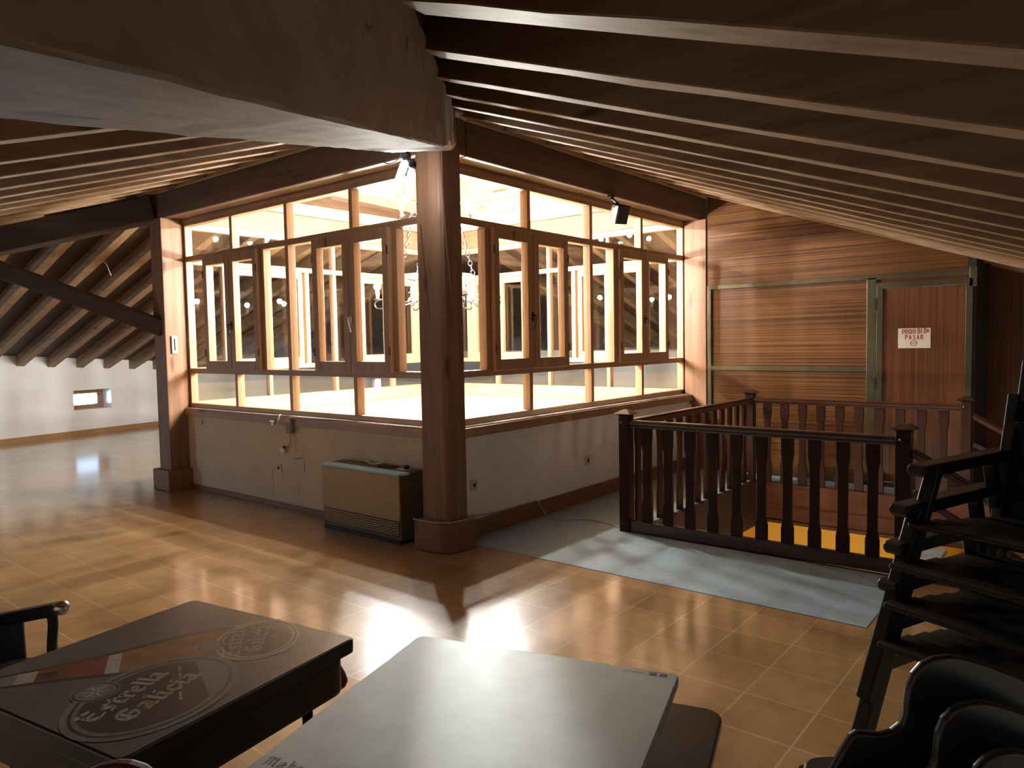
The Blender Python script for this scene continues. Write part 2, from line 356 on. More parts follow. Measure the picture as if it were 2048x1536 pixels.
# ------------------------------------------------------------------ atrium: four glazed sides
TR = {'l': lambda u, v, w: (-v, u, w), 'r': lambda u, v, w: (u, -v, w), 'b': lambda u, v, w: (u, 3.93+v, w), 'f': lambda u, v, w: (4.01+v, u, w)}
YM, XM = (1.004, 1.905, 2.807), (1.066, 2.019, 2.983)
sides = [('l', YM, 0.02, 3.745, 0.48, 'y', 'window_1', 'glazed timber wall above the heater'), ('r', XM, 0.0, 3.985, 0.51, 'x', 'window_2', 'glazed timber wall beside the stair railing'),
         ('b', XM, 0.0, 3.93, 0.51, 'x', 'window_3', 'far glazed wall of the lantern, seen through the heater side'), ('f', YM, 0.0, 3.85, 0.48, 'y', 'window_4', 'far glazed wall of the lantern, seen through the railing side')]
ZA, ZB, ZC, ZD = 0.896, 1.207, 2.418, 2.73
for key, mul, ua, ub, hw, ax, nm, lab in sides:
    T = TR[key]
    root = thing(nm, lab, None, T((ua+ub)/2, 0, 0.84), kind='structure')
    fb = MB()
    def bx(mb, u0, u1, v0, v1, w0, w1): mb.box(T(u0, v0, w0), T(u1, v1, w1))
    # rails
    rail = MB()
    for w0, w1 in ((0.84, ZA), (ZB, ZB+0.052), (ZC-0.055, ZC), (ZD, 2.80)): bx(rail, ua, ub, -0.08, 0.0, w0, w1)
    bx(rail, ua, ub, -0.06, 0.015, 2.765, 2.80)
    rail.build('rail', 'frame_'+ax, root, bevel=0.004)
    mb = MB()
    cs = (mul[0], mul[2])
    for u in mul: 
        for w0, w1 in ((ZA, ZB), (ZC, ZD)): bx(mb, u-0.022, u+0.022, -0.079, -0.001, w0, w1)
    bx(mb, mul[1]-0.024, mul[1]+0.024, -0.079, -0.001, ZB+0.052, ZC-0.055)
    for c in cs:
        for sgn in (-1, 1): bx(mb, c+sgn*(hw+0.03)-0.028, c+sgn*(hw+0.03)+0.028, -0.079, -0.001, ZB+0.052, ZC-0.055)
    bx(mb, ua, ua+0.055, -0.079, -0.001, ZA, ZD); bx(mb, ub-0.06, ub, -0.079, -0.001, ZA, ZD)
    mb.build('mullion', 'frame_z', root, bevel=0.004)
    # fixed panes
    def pane(u0, u1, w0, w1, par=root, v=-0.04):
        p = MB(); bx(p, u0, u1, v-0.002, v+0.002, w0, w1); return p.build('pane', 'glass', par)
    us = [ua+0.055] + list(mul) + [ub-0.06]
    for i in range(4):
        e0 = us[i]+(0.022 if i else 0); e1 = us[i+1]-(0.022 if i < 3 else 0)
        pane(e0, e1, ZA, ZB); pane(e0, e1, ZC, ZD)
    for e0, e1 in ((us[0], cs[0]-hw-0.058), (cs[0]+hw+0.058, mul[1]-0.024), (mul[1]+0.024, cs[1]-hw-0.058), (cs[1]+hw+0.058, us[4])):
        if e1-e0 > 0.03: pane(e0, e1, ZB+0.052, ZC-0.055)
    # casements: pairs of sashes
    for ci, c in enumerate(cs):
        for sgn in (-1, 1):
            o0, o1 = (c-hw, c-0.003) if sgn < 0 else (c+0.003, c+hw)
            sm = MB(); w0, w1 = 1.248, 2.372
            g0, g1 = (o0+0.068, o1-0.075) if sgn < 0 else (o0+0.075, o1-0.068)
            bx(sm, o0, g0, -0.03, 0.04, w0, w1); bx(sm, g1, o1, -0.03, 0.04, w0, w1)
            bx(sm, g0, g1, -0.03, 0.04, w0, w0+0.09); bx(sm, g0, g1, -0.03, 0.04, w1-0.085, w1)
            sh = sm.build('casement', 'frame_z', root, bevel=0.005)
            pane(g0, g1, w0+0.09, w1-0.085, sh, 0.005)
            hb = MB()
            for hz in (1.42, 2.2):
                uo = o0 if sgn < 0 else o1
                hb.tube([T(uo-0.004*sgn, 0.042, hz-0.035), T(uo-0.004*sgn, 0.042, hz+0.035)], 0.007, 8)
            hb.build('hinge', 'iron', sh)
            if sgn < 0:
                h = MB(); hu = c-0.022
                bx(h, hu-0.013, hu+0.013, 0.04, 0.046, 1.64, 1.72)
                h.tube([T(hu, 0.044, 1.69), T(hu, 0.075, 1.69), T(hu-0.004, 0.08, 1.685), T(hu-0.02, 0.08, 1.63), T(hu-0.035, 0.08, 1.575)], 0.008, 8)
                h.build('handle', 'iron' if ci or key != 'l' else 'steel', sh, smooth=True)
    # sill beams (outside ledge and inside beam)
    lo = {'l': 0.06, 'r': 0.11, 'b': 0.06, 'f': 0.06}[key]; wf = {'l': 0.03, 'r': 0.08, 'b': 0.03, 'f': 0.03}[key]
    sb = MB(); bx(sb, ua, ub, -0.08, lo, 0.768, 0.84)
    struct(sb.build('trim_%d' % (3+'lrbf'.index(key)), 'frame_'+ax, bevel=0.005), 'brown timber sill ledge under ' + lab)
    sb = MB(); bx(sb, ua, ub, -0.13, -0.081, 0.735, 0.885)
    struct(sb.build('trim_%d' % (7+'lrbf'.index(key)), 'log_'+ax, bevel=0.006), 'inside timber sill beam of ' + lab)
    # low walls: outside plaster, inside yellow
    w = MB(); bx(w, ua-0.02, ub+0.02, -0.06, wf, -0.2, 0.768)
    wall = w.build({'l': 'wall_left', 'r': 'wall_right', 'b': 'wall_lantern_back', 'f': 'wall_lantern_far'}[key], 'cream' if key == 'l' else 'white')
    struct(wall, {'l': 'low cream plaster wall behind the heater', 'r': 'low white plaster wall beside the stairwell', 'b': 'low wall on the far side of the lantern', 'f': 'low wall on the far side of the lantern'}[key])
    if key == 'l': WALL_L = wall
    w = MB(); bx(w, -0.1, 4.1, -0.12, -0.061, -2.7, 0.735)
    struct(w.build('wall_lantern_lining', 'paleyellow'), 'yellow inner face of the lantern well')
    # stacked log courses above
    lg = MB()
    for w0, w1 in ((3.055, 3.42), (3.425, 3.80), (3.805, 4.22)): bx(lg, -0.28, 4.2, -0.08, 0.2, w0, w1)
    struct(lg.build('wall_lantern_upper', 'log_'+ax, bevel=0.008), 'stacked timber courses above the lantern windows')
    # purlin beam
    pb = MB()
    if key == 'l': bx(pb, -0.2, 3.95, -0.08, 0.20, 2.80, 3.05)
    elif key == 'r': bx(pb, 0.081, 4.13, -0.08, 0.20, 2.80, 3.05)
    elif key == 'b': bx(pb, -0.08, 4.2, -0.08, 0.20, 2.80, 3.05)
    else: bx(pb, 0.081, 3.849, -0.08, 0.20, 2.80, 3.05)
    o = pb.build('roof_beam', 'beam_'+ax, bevel=0.012)
    tag(o, {'l': 'dark horizontal timber beam over the glazing on the heater side', 'r': 'dark horizontal timber beam over the glazing, holding the loudspeaker', 'b': 'horizontal timber beam over the far glazing facing the white wall', 'f': 'horizontal timber beam over the far glazing behind the panelled end'}[key], 'beam', 'beams around the glazed lantern')
b = MB().box((-0.2, -0.2, 4.22), (4.3, 4.2, 4.32))
struct(b.build('ceiling', 'plank_light'), 'pale board ceiling of the lantern')

# baseboards
b = MB().box((-0.048, 0.04, 0), (-0.03, 3.72, 0.05))
struct(b.build('baseboard_left', 'base_y', bevel=0.004), 'dark wood baseboard behind the heater')
b = MB().box((-0.02, -0.102, 0), (3.93, -0.08, 0.135))
struct(b.build('baseboard_right', 'base_x', bevel=0.006), 'tall brown wood baseboard beside the grey floor')

# plaster damage on the left wall
def lw(y, z, t=0): return (-0.0305-t, y, z)
b = MB()
for pts, w in (([(1.83, 0.73), (1.835, 0.66), (1.815, 0.62), (1.82, 0.57), (1.805, 0.54)], 0.006), ([(1.81, 0.71), (1.80, 0.65), (1.775, 0.60)], 0.005), ([(1.86, 0.70), (1.85, 0.665)], 0.005),
               ([(1.85, 0.47), (1.72, 0.485), (1.715, 0.44)], 0.005), ([(1.70, 0.47), (1.69, 0.36)], 0.007), ([(1.70, 0.58), (1.70, 0.48)], 0.003), ([(1.79, 0.47), (1.795, 0.36)], 0.002), ([(1.80, 0.25), (1.80, 0.17), (1.82, 0.12)], 0.003), ([(2.02, 0.34), (2.05, 0.20)], 0.002)):
    b.ribbon(pts, w, lambda x, y, t: lw(x, y, 0.0008))
tag(b.build('crack', 'dark_hole', WALL_L), 'dark cracks in the plaster')
b = MB().box((-0.0315, 1.70, 0.36), (-0.03, 1.795, 0.475)).box((-0.031, 1.74, 0.47), (-0.03, 1.86, 0.72))
tag(b.build('plaster_patch', 'cream', WALL_L), 'square plaster patch below the cable box')

# ------------------------------------------------------------------ posts
t = thing('corner_post', 'thick timber post at the near corner of the glazing, with a rounded base block', 'post', (-0.1, -0.1, 0))
b = MB(); sec = [(-0.2, 0.03), (-0.2, -0.19), (-0.178, -0.215), (0.0, -0.215), (0.0, 0.03)]
b.prism(sec, lambda x, y, tt: (x, y, 0.20+tt), 2.64); b.build('shaft', 'post_z', t, bevel=0.006)
b = MB(); sec = [(-0.275, 0.06), (-0.275, -0.12), (-0.262, -0.19), (-0.225, -0.245), (-0.16, -0.272), (-0.08, -0.275), (0.02, -0.275), (0.02, 0.06)]
b.prism(sec, lambda x, y, tt: (x, y, tt), 0.215); b.build('base', 'base_z', t, bevel=0.012)
b = MB(); pts = [onplane(x, y, 'y', -0.2165) for x, y in ((880, 300), (884, 360), (888, 420), (893, 490), (899, 550), (905, 610))]  # pale tapering sliver down the post face
for (p, q), (w0, w1) in zip(zip(pts, pts[1:]), ((0.013, 0.013), (0.013, 0.011), (0.011, 0.009), (0.009, 0.006), (0.006, 0.002))):
    b.quad([p-V((w0/2, 0, 0)), p+V((w0/2, 0, 0)), q+V((w1/2, 0, 0)), q-V((w1/2, 0, 0))])
tag(b.build('crack', 'crackpale', t), 'long pale crack')
b = MB(); pts = [onplane(x, y, 'x', -0.2012) for x, y in ((841, 450), (848, 520), (855, 590), (860, 640))]
for p, q in zip(pts, pts[1:]): b.quad([p-V((0, 0.004, 0)), p+V((0, 0.004, 0)), q+V((0, 0.003, 0)), q-V((0, 0.003, 0))])
b.build('crack', 'dark_hole', t)
b = MB(); b.tube(curve([(-0.29, 0.05, 0.225), (-0.28, -0.12, 0.222), (-0.23, -0.235, 0.222), (-0.12, -0.278, 0.222), (0.02, -0.28, 0.222), (0.03, -0.2, 0.20)]), 0.005, 6)
tag(b.build('cable', 'cable_dirty', smooth=True), 'thin cable wrapped around the base block of the corner post', 'cable')

def pillar(x0, x1, y0, y1, e, lab, m='post_z'):
    t = thing('wooden_pillar', lab, 'pillar', ((x0+x1)/2, (y0+y1)/2, 0), 'pillars of the glazed lantern')
    MB().box((x0, y0, 0.2), (x1, y1, 2.80)).build('shaft', m, t, bevel=0.006)
    MB().box((x0-e, y0-e, 0), (x1+e, y1+e, 0.215)).build('base', 'base_z', t, bevel=0.01)
    return t
PL = pillar(-0.235, 0.03, 3.715, 3.95, 0.055, 'reddish timber pillar at the far end of the heater wall, white thermometer on it')
pillar(3.92, 4.12, -0.28, -0.02, 0.005, 'timber pillar between the glazing and the laminate panelled wall')
pillar(3.95, 4.2, 3.86, 4.12, 0.01, 'timber pillar at the hidden rear corner of the lantern')

# ------------------------------------------------------------------ roof slopes and rafters
zf = lambda y: 3.14 + 0.351*y
zl = lambda x: 3.14 + 0.33*x
zb = lambda y: 2.95 - 0.30*(y-4.1)
zr = lambda x: 3.05 - 0.33*(x-4.1)
def slope(poly, zfun, mat, lab):
    b = MB(); b.prism(poly, lambda x, y, t: (x, y, zfun(x, y)+0.165+t), 0.05)
    struct(b.build('ceiling', mat), lab)
slope([(-0.05, -0.05), (-6.1, -5.734), (5.0, -5.734), (5.0, -0.05)], lambda x, y: zf(y), 'plank_x', 'dark board roof slope above the stairwell')
slope([(-0.05, -0.05), (-6.1, -5.734), (-6.1, 10.18), (-0.05, 3.522)], lambda x, y: zl(x), 'plank_y', 'dark board roof slope on the heater side')
slope([(-0.05, 3.522), (-6.1, 10.18), (-6.1, 12.8), (10.2, 12.8), (10.2, 10.48), (4.1, 3.767)], lambda x, y: zb(y), 'plank_x', 'dark board roof slope above the white wall')
slope([(4.05, -0.4), (10.2, -0.4), (10.2, 10.48), (4.1, 3.767), (4.05, 3.7)], lambda x, y: zr(x), 'plank_y', 'dark board roof slope behind the lantern')
GF, GL, GB, GR = 'rafters of the slope above the stairwell', 'rafters of the slope on the heater side', 'rafters of the slope above the white wall', 'rafters of the slope behind the lantern'
def rafter(p0, p1, ax, lab, grp, w=0.105):
    b = MB(); b.bar(p0, p1, w, 0.165, seg=14, jit=0.0025); o = b.build('rafter', 'raft_'+ax, bevel=0.004, seg=1); tag(o, lab, 'rafter', grp)
xs = [-2.62+0.532*k for k in range(-3, 15)]
n = 0
for i, x in enumerate(xs):
    yt = -0.205 if x >= -0.25 else 0.875*x-0.19
    if x > 4: yt = -2.86
    lab = '%s roof rafter over the stairwell, counted from the camera towards the panelled wall' % ORD[i]
    rafter((x, yt, zf(yt)), (x, -5.55, zf(-5.55)), 'y', lab, GF, 0.105 if abs(x-3.764) > 0.1 else 0.12)
ys = [-3.22+0.555*k for k in range(0, 19)]
for i, y in enumerate(ys):
    if y < -0.05: xt = -0.46+(y-0.008)*1.19
    elif y < 3.85: xt = -0.205
    else: xt = -0.36-(y-3.9)*1.0
    if xt < -5.3: continue
    rafter((xt, y, zl(xt)), (-5.80, y, zl(-5.80)), 'x', '%s roof rafter on the heater side, counted from the camera towards the white wall' % ORD[i], GL)
j = 0
for k in range(-8, 10):
    x = 0.37+0.48*k
    yt = 4.15 if x > 0 else 4.12+(-0.33*x-0.19)/0.3+0.17
    yt = max(yt, 4.15); ye = 9.77+0.21*x+0.05
    if ye-yt < 0.4: continue
    rafter((x, yt, zb(yt)), (x, ye, zb(ye)), 'y', '%s roof rafter landing on the white wall, counted from the outer corner' % ORD[j], GB, 0.115); j += 1
for k in range(7):
    y = 0.15+0.58*k
    rafter((4.215, y, zr(4.215)), (9.4, y, zr(9.4)), 'x', '%s roof rafter behind the lantern, seen through both panes, counted from the panelled wall' % ORD[k], GR)

# big hip beam near the camera
D = (V((-0.149, -0.318, 2.779)) - V((-3.692, -3.203, 1.679))); L = D.length; D /= L
side = V((-D.y, D.x, 0)).normalized()
t = thing('hip_beam', 'massive hip beam with chipped edge running overhead from the corner post', 'beam', (-0.3, -0.2, 2.75))
b = MB(); NS, prev = 60, None
tipR, tipL = V((-0.149, -0.318, 2.779)), V((-0.414, 0.008, 2.77))
topR0, topRd = V((-0.13, -0.30, 3.07)), V((2.08, 1.82, 0.64)).normalized()
for i in range(NS+1):
    s_ = (i/NS)**1.5*(L+1.3)
    br = tipR - D*s_; bl = tipL - D*s_; tr = topR0 - topRd*s_*1.0; tl = bl + V((0, 0, 0.31))
    tr.z = zf(tr.y)+0.03 if i > 0 else 3.07
    wob = lambda a: V((random.uniform(-a, a), random.uniform(-a, a), random.uniform(-a, a)))
    chip = max(0, 1-s_/1.0)
    ring = []
    # bottom from left to right, chipped arris, right face up, top
    for k in range(5): ring.append(bl.lerp(br, k/5) + wob(0.003))
    c = 0.006 + chip*random.uniform(0.012, 0.10)
    ring.append(br - side*-c + wob(0.002)); ring.append(br + V((0, 0, c*1.3)) + wob(0.002))
    for k in range(1, 5): ring.append((br + V((0, 0, c*1.3))).lerp(tr, k/4) + wob(0.003))
    ring.append(tl); 
    k0 = len(b.v); b.v += ring; n = len(ring)
    if prev is not None:
        for k in range(n):
            b.f.append([prev+k, prev+(k+1) % n, k0+(k+1) % n, k0+k]); b.mi.append(1 if (k == 5 and chip > 0) else 0)
    else: b.f.append(list(range(k0, k0+n))); b.mi.append(0)
    prev = k0
b.f.append([prev+k for k in reversed(range(n))]); b.mi.append(0)
b.build('timber', ['hip', 'chip'], t)
# drying crack with a pale edge on the beam face
pts = []
for x, y, f in ((700, 32, 0.8), (745, 46, 0.8), (775, 80, 0.7), (808, 115, 0.7), (835, 152, 0.6), (868, 184, 0.6)):
    # intersect pixel ray with the right face plane of the beam (spanned by D and the lean of the face)
    nrm = D.cross((topR0-tipR)).normalized(); d = F + R*((x-1024)/1473.99) - U*((y-768)/1473.99)
    pts.append(O + d*((tipR-O).dot(nrm)/d.dot(nrm)) - (F*0.035))
b = MB().tube(curve(pts), 0.005, 6); tag(b.build('crack', 'crackpale', t, smooth=True), 'long splintered crack')
# back hip beam and its brace
t = MB(); p0, p1 = V((-0.16, 3.90, 2.795)), V((-4.3, 8.04, 1.535))
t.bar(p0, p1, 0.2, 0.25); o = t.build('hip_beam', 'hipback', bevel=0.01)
tag(o, 'dark hip beam sloping down beyond the far pillar towards the outer corner', 'beam')
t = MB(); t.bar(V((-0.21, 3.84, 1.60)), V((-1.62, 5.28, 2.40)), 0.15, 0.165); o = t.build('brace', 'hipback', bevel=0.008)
tag(o, 'slanting timber brace rising from the far pillar to the dark hip beam', 'brace')

# ------------------------------------------------------------------ outer walls
wy = lambda x: 9.77+0.21*x
def hole_wall(mb, pf, u0, u1, hu0, hu1, hz0, hz1, z0, z1, th):
    for a, c, e, g in ((u0, hu0, z0, z1), (hu1, u1, z0, z1), (hu0, hu1, z0, hz0), (hu0, hu1, hz1, z1)):
        mb.hexa([pf(a, 0, e), pf(c, 0, e), pf(c, th, e), pf(a, th, e), pf(a, 0, g), pf(c, 0, g), pf(c, th, g), pf(a, th, g)])
NB = V((-0.21, 1, 0)).normalized(); TB = V((1, 0.21, 0)).normalized()
def pb_(u, t, z): 
    p = V((u, wy(u), z)) + NB*t; return (p.x, p.y, p.z)
WX0, WX1, WZ0, WZ1 = 1.19, 1.86, 0.43, 0.775
b = MB(); hole_wall(b, pb_, -6.2, 10.2, WX0, WX1, WZ0, WZ1, -0.2, 2.6, 0.32)
struct(b.build('wall_back', 'white'), 'white plaster wall with the small window')
b = MB(); b.hexa([pb_(-6, -0.018, 0), pb_(10, -0.018, 0), pb_(10, 0, 0), pb_(-6, 0, 0), pb_(-6, -0.018, 0.085), pb_(10, -0.018, 0.085), pb_(10, 0, 0.085), pb_(-6, 0, 0.085)])
struct(b.build('baseboard_back', wood('base_light', (0.32, 0.17, 0.065), (0.42, 0.23, 0.10), 'x', 0.4)), 'orange wood baseboard of the white wall')
def small_window(nm, pf, u0, u1, z0, z1, th, lab):
    root = thing(nm, lab, None, pf((u0+u1)/2, th, z0), kind='structure')
    fb = MB(); q = lambda a, c, e, g, t0, t1: fb.hexa([pf(a, t0, e), pf(c, t0, e), pf(c, t1, e), pf(a, t1, e), pf(a, t0, g), pf(c, t0, g), pf(c, t1, g), pf(a, t1, g)])
    w = 0.075
    q(u0, u1, z0, z0+w, th-0.1, th-0.02); q(u0, u1, z1-w, z1, th-0.1, th-0.02); q(u0, u0+w, z0+w, z1-w, th-0.1, th-0.02); q(u1-w*1.5, u1, z0+w, z1-w, th-0.1, th-0.02)
    fb.build('frame', 'post_x', root, bevel=0.004)
    fb = MB(); q(u0+w, u1-w*1.5, z0+w, z1-w, th-0.052, th-0.048); fb.build('pane', 'glass', root)
    lt = bpy.data.lights.new('daylight', 'AREA'); lt.shape = 'RECTANGLE'; lt.size = u1-u0; lt.size_y = z1-z0; lt.cycles.is_portal = True
    lo = bpy.data.objects.new('daylight', lt); C.objects.link(lo)
    c = V(pf((u0+u1)/2, th+0.02, (z0+z1)/2)); inn = V(pf((u0+u1)/2, 0, (z0+z1)/2))-c
    lo.location = c; lo.rotation_euler = inn.to_track_quat('-Z', 'Y').to_euler()
small_window('window_5', pb_, WX0, WX1, WZ0, WZ1, 0.32, 'small bright window low in the white wall')
pl_ = lambda u, t, z: (-5.72-t, u, z)
b = MB(); hole_wall(b, pl_, -5.9, 13, 7.4, 8.0, 0.45, 0.85, -0.2, 2.6, 0.3)
struct(b.build('wall_eaves_left', 'white'), 'low eaves wall on the heater side, outside the picture')
small_window('fill_window_6', pl_, 7.4, 8.0, 0.45, 0.85, 0.3, 'added unseen eaves window on the heater side, for daylight fill')  # unseen window added for bluish daylight fill
b = MB().box((-6.2, -5.9, -0.2), (5.2, -5.6, 2.6))
struct(b.build('wall_eaves_front', 'white'), 'low eaves wall behind the chairs, outside the picture')
b = MB().box((4.60, -2.82, -0.2), (4.77, -0.45, 3.4)).box((10.0, -0.5, -0.2), (10.2, 13, 2.6)).box((3.95, -0.5, -0.2), (10.2, -0.32, 3.4))
struct(b.build('wall_rear', 'white'), 'walls enclosing the attic behind the lantern')

# ------------------------------------------------------------------ panelled wall with door
X0 = 3.93
b = MB().box((X0, -2.03, -0.05), (X0+0.09, -0.295, 3.3)).box((X0, -2.78, 1.94), (X0+0.09, -2.03, 3.3))
b.mat(1).box((X0, -2.85, -0.05), (X0+0.09, -2.78, 3.3)).box((X0+0.09, -2.85, -0.05), (4.95, -2.80, 3.3))  # wall end and return beside the door, shade put into the dark colour
b.mat(2).box((4.78, -5.9, -0.2), (4.95, -2.85, 3.3))
struct(b.build('wall_panelled', ['lam_h', 'bronze_dark', 'lam_v']), 'laminate panelled wall with horizontal grain')
def strip(k, a, c, lab, m='bronze'): struct(MB().box(a, c).build('trim_%d' % k, m, bevel=0.003), lab)
strip(11, (X0-0.022, -2.83, 2.012), (X0+0.001, -0.30, 2.058), 'bronze strip across the panelling above the door')
strip(12, (X0-0.02, -1.945, 1.118), (X0+0.001, -0.34, 1.168), 'bronze strip across the middle of the panelling')
strip(13, (X0-0.022, -0.345, 0), (X0+0.001, -0.30, 2.012), 'upright bronze strip at the pillar end of the panelling')
strip(14, (X0-0.022, -2.03, 0), (X0+0.001, -1.945, 2.03), 'upright bronze strip between panelling and door')
strip(15, (X0-0.02, -1.945, 0.0), (X0+0.001, -0.345, 0.045), 'bronze strip at the foot of the panelling')
strip(16, (X0-0.03, -2.86, 1.90), (X0-0.0, -2.80, 2.075), 'bronze bracket at the upper door corner')
d = thing('door_1', 'reddish laminate door with vertical grain and bronze frame', None, (X0, -2.4, 0), kind='structure')
b = MB()
def doorframe(b):
    y0, y1, zt, w = -2.83, -2.035, 1.975, 0.055
    b.hexa([(X0-0.03, y0, 0), (X0-0.03, y0+w, 0), (X0+0.04, y0+w, 0), (X0+0.04, y0, 0), (X0-0.03, y0, zt), (X0-0.03, y0+w, zt-w), (X0+0.04, y0+w, zt-w), (X0+0.04, y0, zt)])
    b.hexa([(X0-0.03, y1-w, 0), (X0-0.03, y1, 0), (X0+0.04, y1, 0), (X0+0.04, y1-w, 0), (X0-0.03, y1-w, zt-w), (X0-0.03, y1, zt), (X0+0.04, y1, zt), (X0+0.04, y1-w, zt-w)])
    b.hexa([(X0-0.03, y0+w, zt-w), (X0-0.03, y1-w, zt-w), (X0+0.04, y1-w, zt-w), (X0+0.04, y0+w, zt-w), (X0-0.03, y0, zt), (X0-0.03, y1, zt), (X0+0.04, y1, zt), (X0+0.04, y0, zt)])
    b.box((X0-0.025, y0+w, 0.0), (X0+0.03, y1-w, 0.05))
doorframe(b); b.build('frame', 'bronze', d, bevel=0.002)
MB().box((X0-0.008, -2.772, 0.052), (X0+0.035, -2.093, 1.917)).build('leaf', 'lam_v', d)
b = MB()
for z in (0.25, 0.95, 1.72): b.box((X0-0.036, -2.035, z), (X0-0.02, -2.015, z+0.11))
b.build('hinge', 'bronze_dark', d)
# paper sign
t = thing('paper_sign', 'white sheet with red handwriting PROHIBIDO PASAR stuck on the door', 'sign', (X0-0.011, -2.36, 1.345))
MB().box((X0-0.0125, -2.496, 1.347), (X0-0.0105, -2.222, 1.535)).build('sheet', 'paper', t)
fs = {'P': [[(0, 0), (0, 1), (.5, .95), (.6, .75), (.5, .5), (0, .45)]], 'R': [[(0, 0), (0, 1), (.5, .95), (.58, .75), (.5, .52), (0, .48)], [(.2, .48), (.6, 0)]], 'O': [[(.3, 0), (.05, .3), (.05, .7), (.3, 1), (.55, .7), (.55, .3), (.3, 0)]],
      'H': [[(0, 0), (.05, 1)], [(.5, 0), (.55, 1)], [(0, .5), (.55, .52)]], 'I': [[(.1, 0), (.12, 1)]], 'B': [[(0, 0), (0, 1), (.45, .95), (.5, .75), (.4, .55), (0, .52)], [(.4, .55), (.55, .3), (.45, .05), (0, 0)]], 'D': [[(0, 0), (0, 1), (.4, .9), (.55, .5), (.4, .1), (0, 0)]],
      'A': [[(0, 0), (.3, 1), (.55, 0)], [(.1, .35), (.5, .35)]], 'S': [[(.55, .9), (.3, 1), (.05, .8), (.3, .55), (.5, .3), (.3, 0), (0, .1)]]}
b = MB(); fr = lambda x, y, t: (X0-0.0131, -2.222-x, 1.347+y)
def write(txt, x, y, h, adv, rise=0):
    for i, ch in enumerate(txt):
        for st in fs[ch]: b.ribbon([(x+i*adv+px*h*0.72, y+rise*i+py*h) for px, py in st], 0.0075, fr)
write('PROHIBID', 0.038, 0.132, 0.043, 0.0262, 0.0013); write('O', 0.246, 0.146, 0.03, 0.02)
write('PASAR', 0.064, 0.083, 0.040, 0.0325)
b.ribbon([(0.135+0.028*math.cos(a*PI/9), 0.048+0.024*math.sin(a*PI/9)) for a in range(19)], 0.006, fr); b.ribbon([(0.108, 0.048), (0.162, 0.049)], 0.006, fr)
tag(b.build('handwriting', 'marker', t), 'red marker handwriting')

# ------------------------------------------------------------------ stair railing
rt = thing('stair_railing', 'dark varnished wooden railing with flat balusters around the stairwell', 'railing', (1.03, -0.93, 0))
def newel(x, y, w=0.085, h=0.90, z0=0.0):
    p = MB().box((x-w/2, y-w/2, z0), (x+w/2, y+w/2, h)).build('newel_post', 'rail_z', rt, bevel=0.006)
    c = MB(); a = w/2+0.028; z = h
    c.hexa([(x-w/2, y-w/2, z), (x+w/2, y-w/2, z), (x+w/2, y+w/2, z), (x-w/2, y+w/2, z), (x-a, y-a, z+0.012), (x+a, y-a, z+0.012), (x+a, y+a, z+0.012), (x-a, y+a, z+0.012)])
    c.hexa([(x-a, y-a, z+0.0125), (x+a, y-a, z+0.0125), (x+a, y+a, z+0.0125), (x-a, y+a, z+0.0125), (x-0.02, y-0.02, z+0.042), (x+0.02, y-0.02, z+0.042), (x+0.02, y+0.02, z+0.042), (x-0.02, y+0.02, z+0.042)])
    c.build('cap', 'rail_x', p)
    bt = MB()
    for zz in (0.84, 0.07):
        bt = MB(); bt.lathe([(0.012, 0), (0.012, 0.004), (0.006, 0.008)], (x-w/2, y+0.012, zz), 8, Matrix.Rotation(-PI/2, 3, 'Y')); bt.build('bolt', 'iron', p)
n1, n2, nb, n3 = (1.03, -0.93), (1.06, -2.84), (3.55, -0.93), (3.57, -2.84)
newel(*n1, h=0.90); newel(*n2, h=0.895); newel(*nb, h=0.90); newel(*n3, h=0.89)
def handrail(p0, p1):
    p0, p1 = V(p0), V(p1); b = MB()
    b.bar(p0, p1, 0.05, 0.02); b.bar(p0+V((0, 0, 0.02)), p1+V((0, 0, 0.02)), 0.075, 0.022); b.bar(p0+V((0, 0, 0.042)), p1+V((0, 0, 0.042)), 0.055, 0.016)
    b.build('handrail', 'rail_y' if abs(p1.y-p0.y) > abs(p1.x-p0.x) else 'rail_x', rt, bevel=0.006)
def baluster(x, y, ax, zb0=0.095):
    prof = [(0.041, zb0), (0.041, 0.20), (0.033, 0.235), (0.030, 0.26), (0.030, 0.62), (0.033, 0.645), (0.041, 0.69), (0.041, 0.806)]
    poly = [(-w, z) for w, z in prof] + [(w, z) for w, z in reversed(prof)]
    b = MB()
    if ax == 'y': b.prism(poly, lambda u, z, t: (x-0.013+t, y+u, z), 0.026)
    else: b.prism(poly, lambda u, z, t: (x+u, y-0.013+t, z), 0.026)
    b.build('baluster', 'rail_z', rt, bevel=0.003, seg=1)
for a, c, nbal in ((n1, n2, 10), (n1, nb, 13), (nb, n3, 10)):
    a3, c3 = V((*a, 0.806)), V((*c, 0.800)); dd = (c3-a3).normalized()*0.04
    handrail(a3+dd, c3-dd)
    ax = 'y' if abs(c[1]-a[1]) > abs(c[0]-a[0]) else 'x'
    z0 = 0.02 if a is n1 else 0.012
    if a is n1 and c is n2: MB().bar(V((*a, 0.004))+dd, V((*c, 0.004))-dd, 0.045, 0.09).build('bottom_rail', 'rail_'+ax, rt, bevel=0.004)
    for i in range(nbal):
        f = (i+1)/(nbal+1); baluster(a[0]+(c[0]-a[0])*f, a[1]+(c[1]-a[1])*f, ax, 0.095 if a is n1 and c is n2 else 0.002)
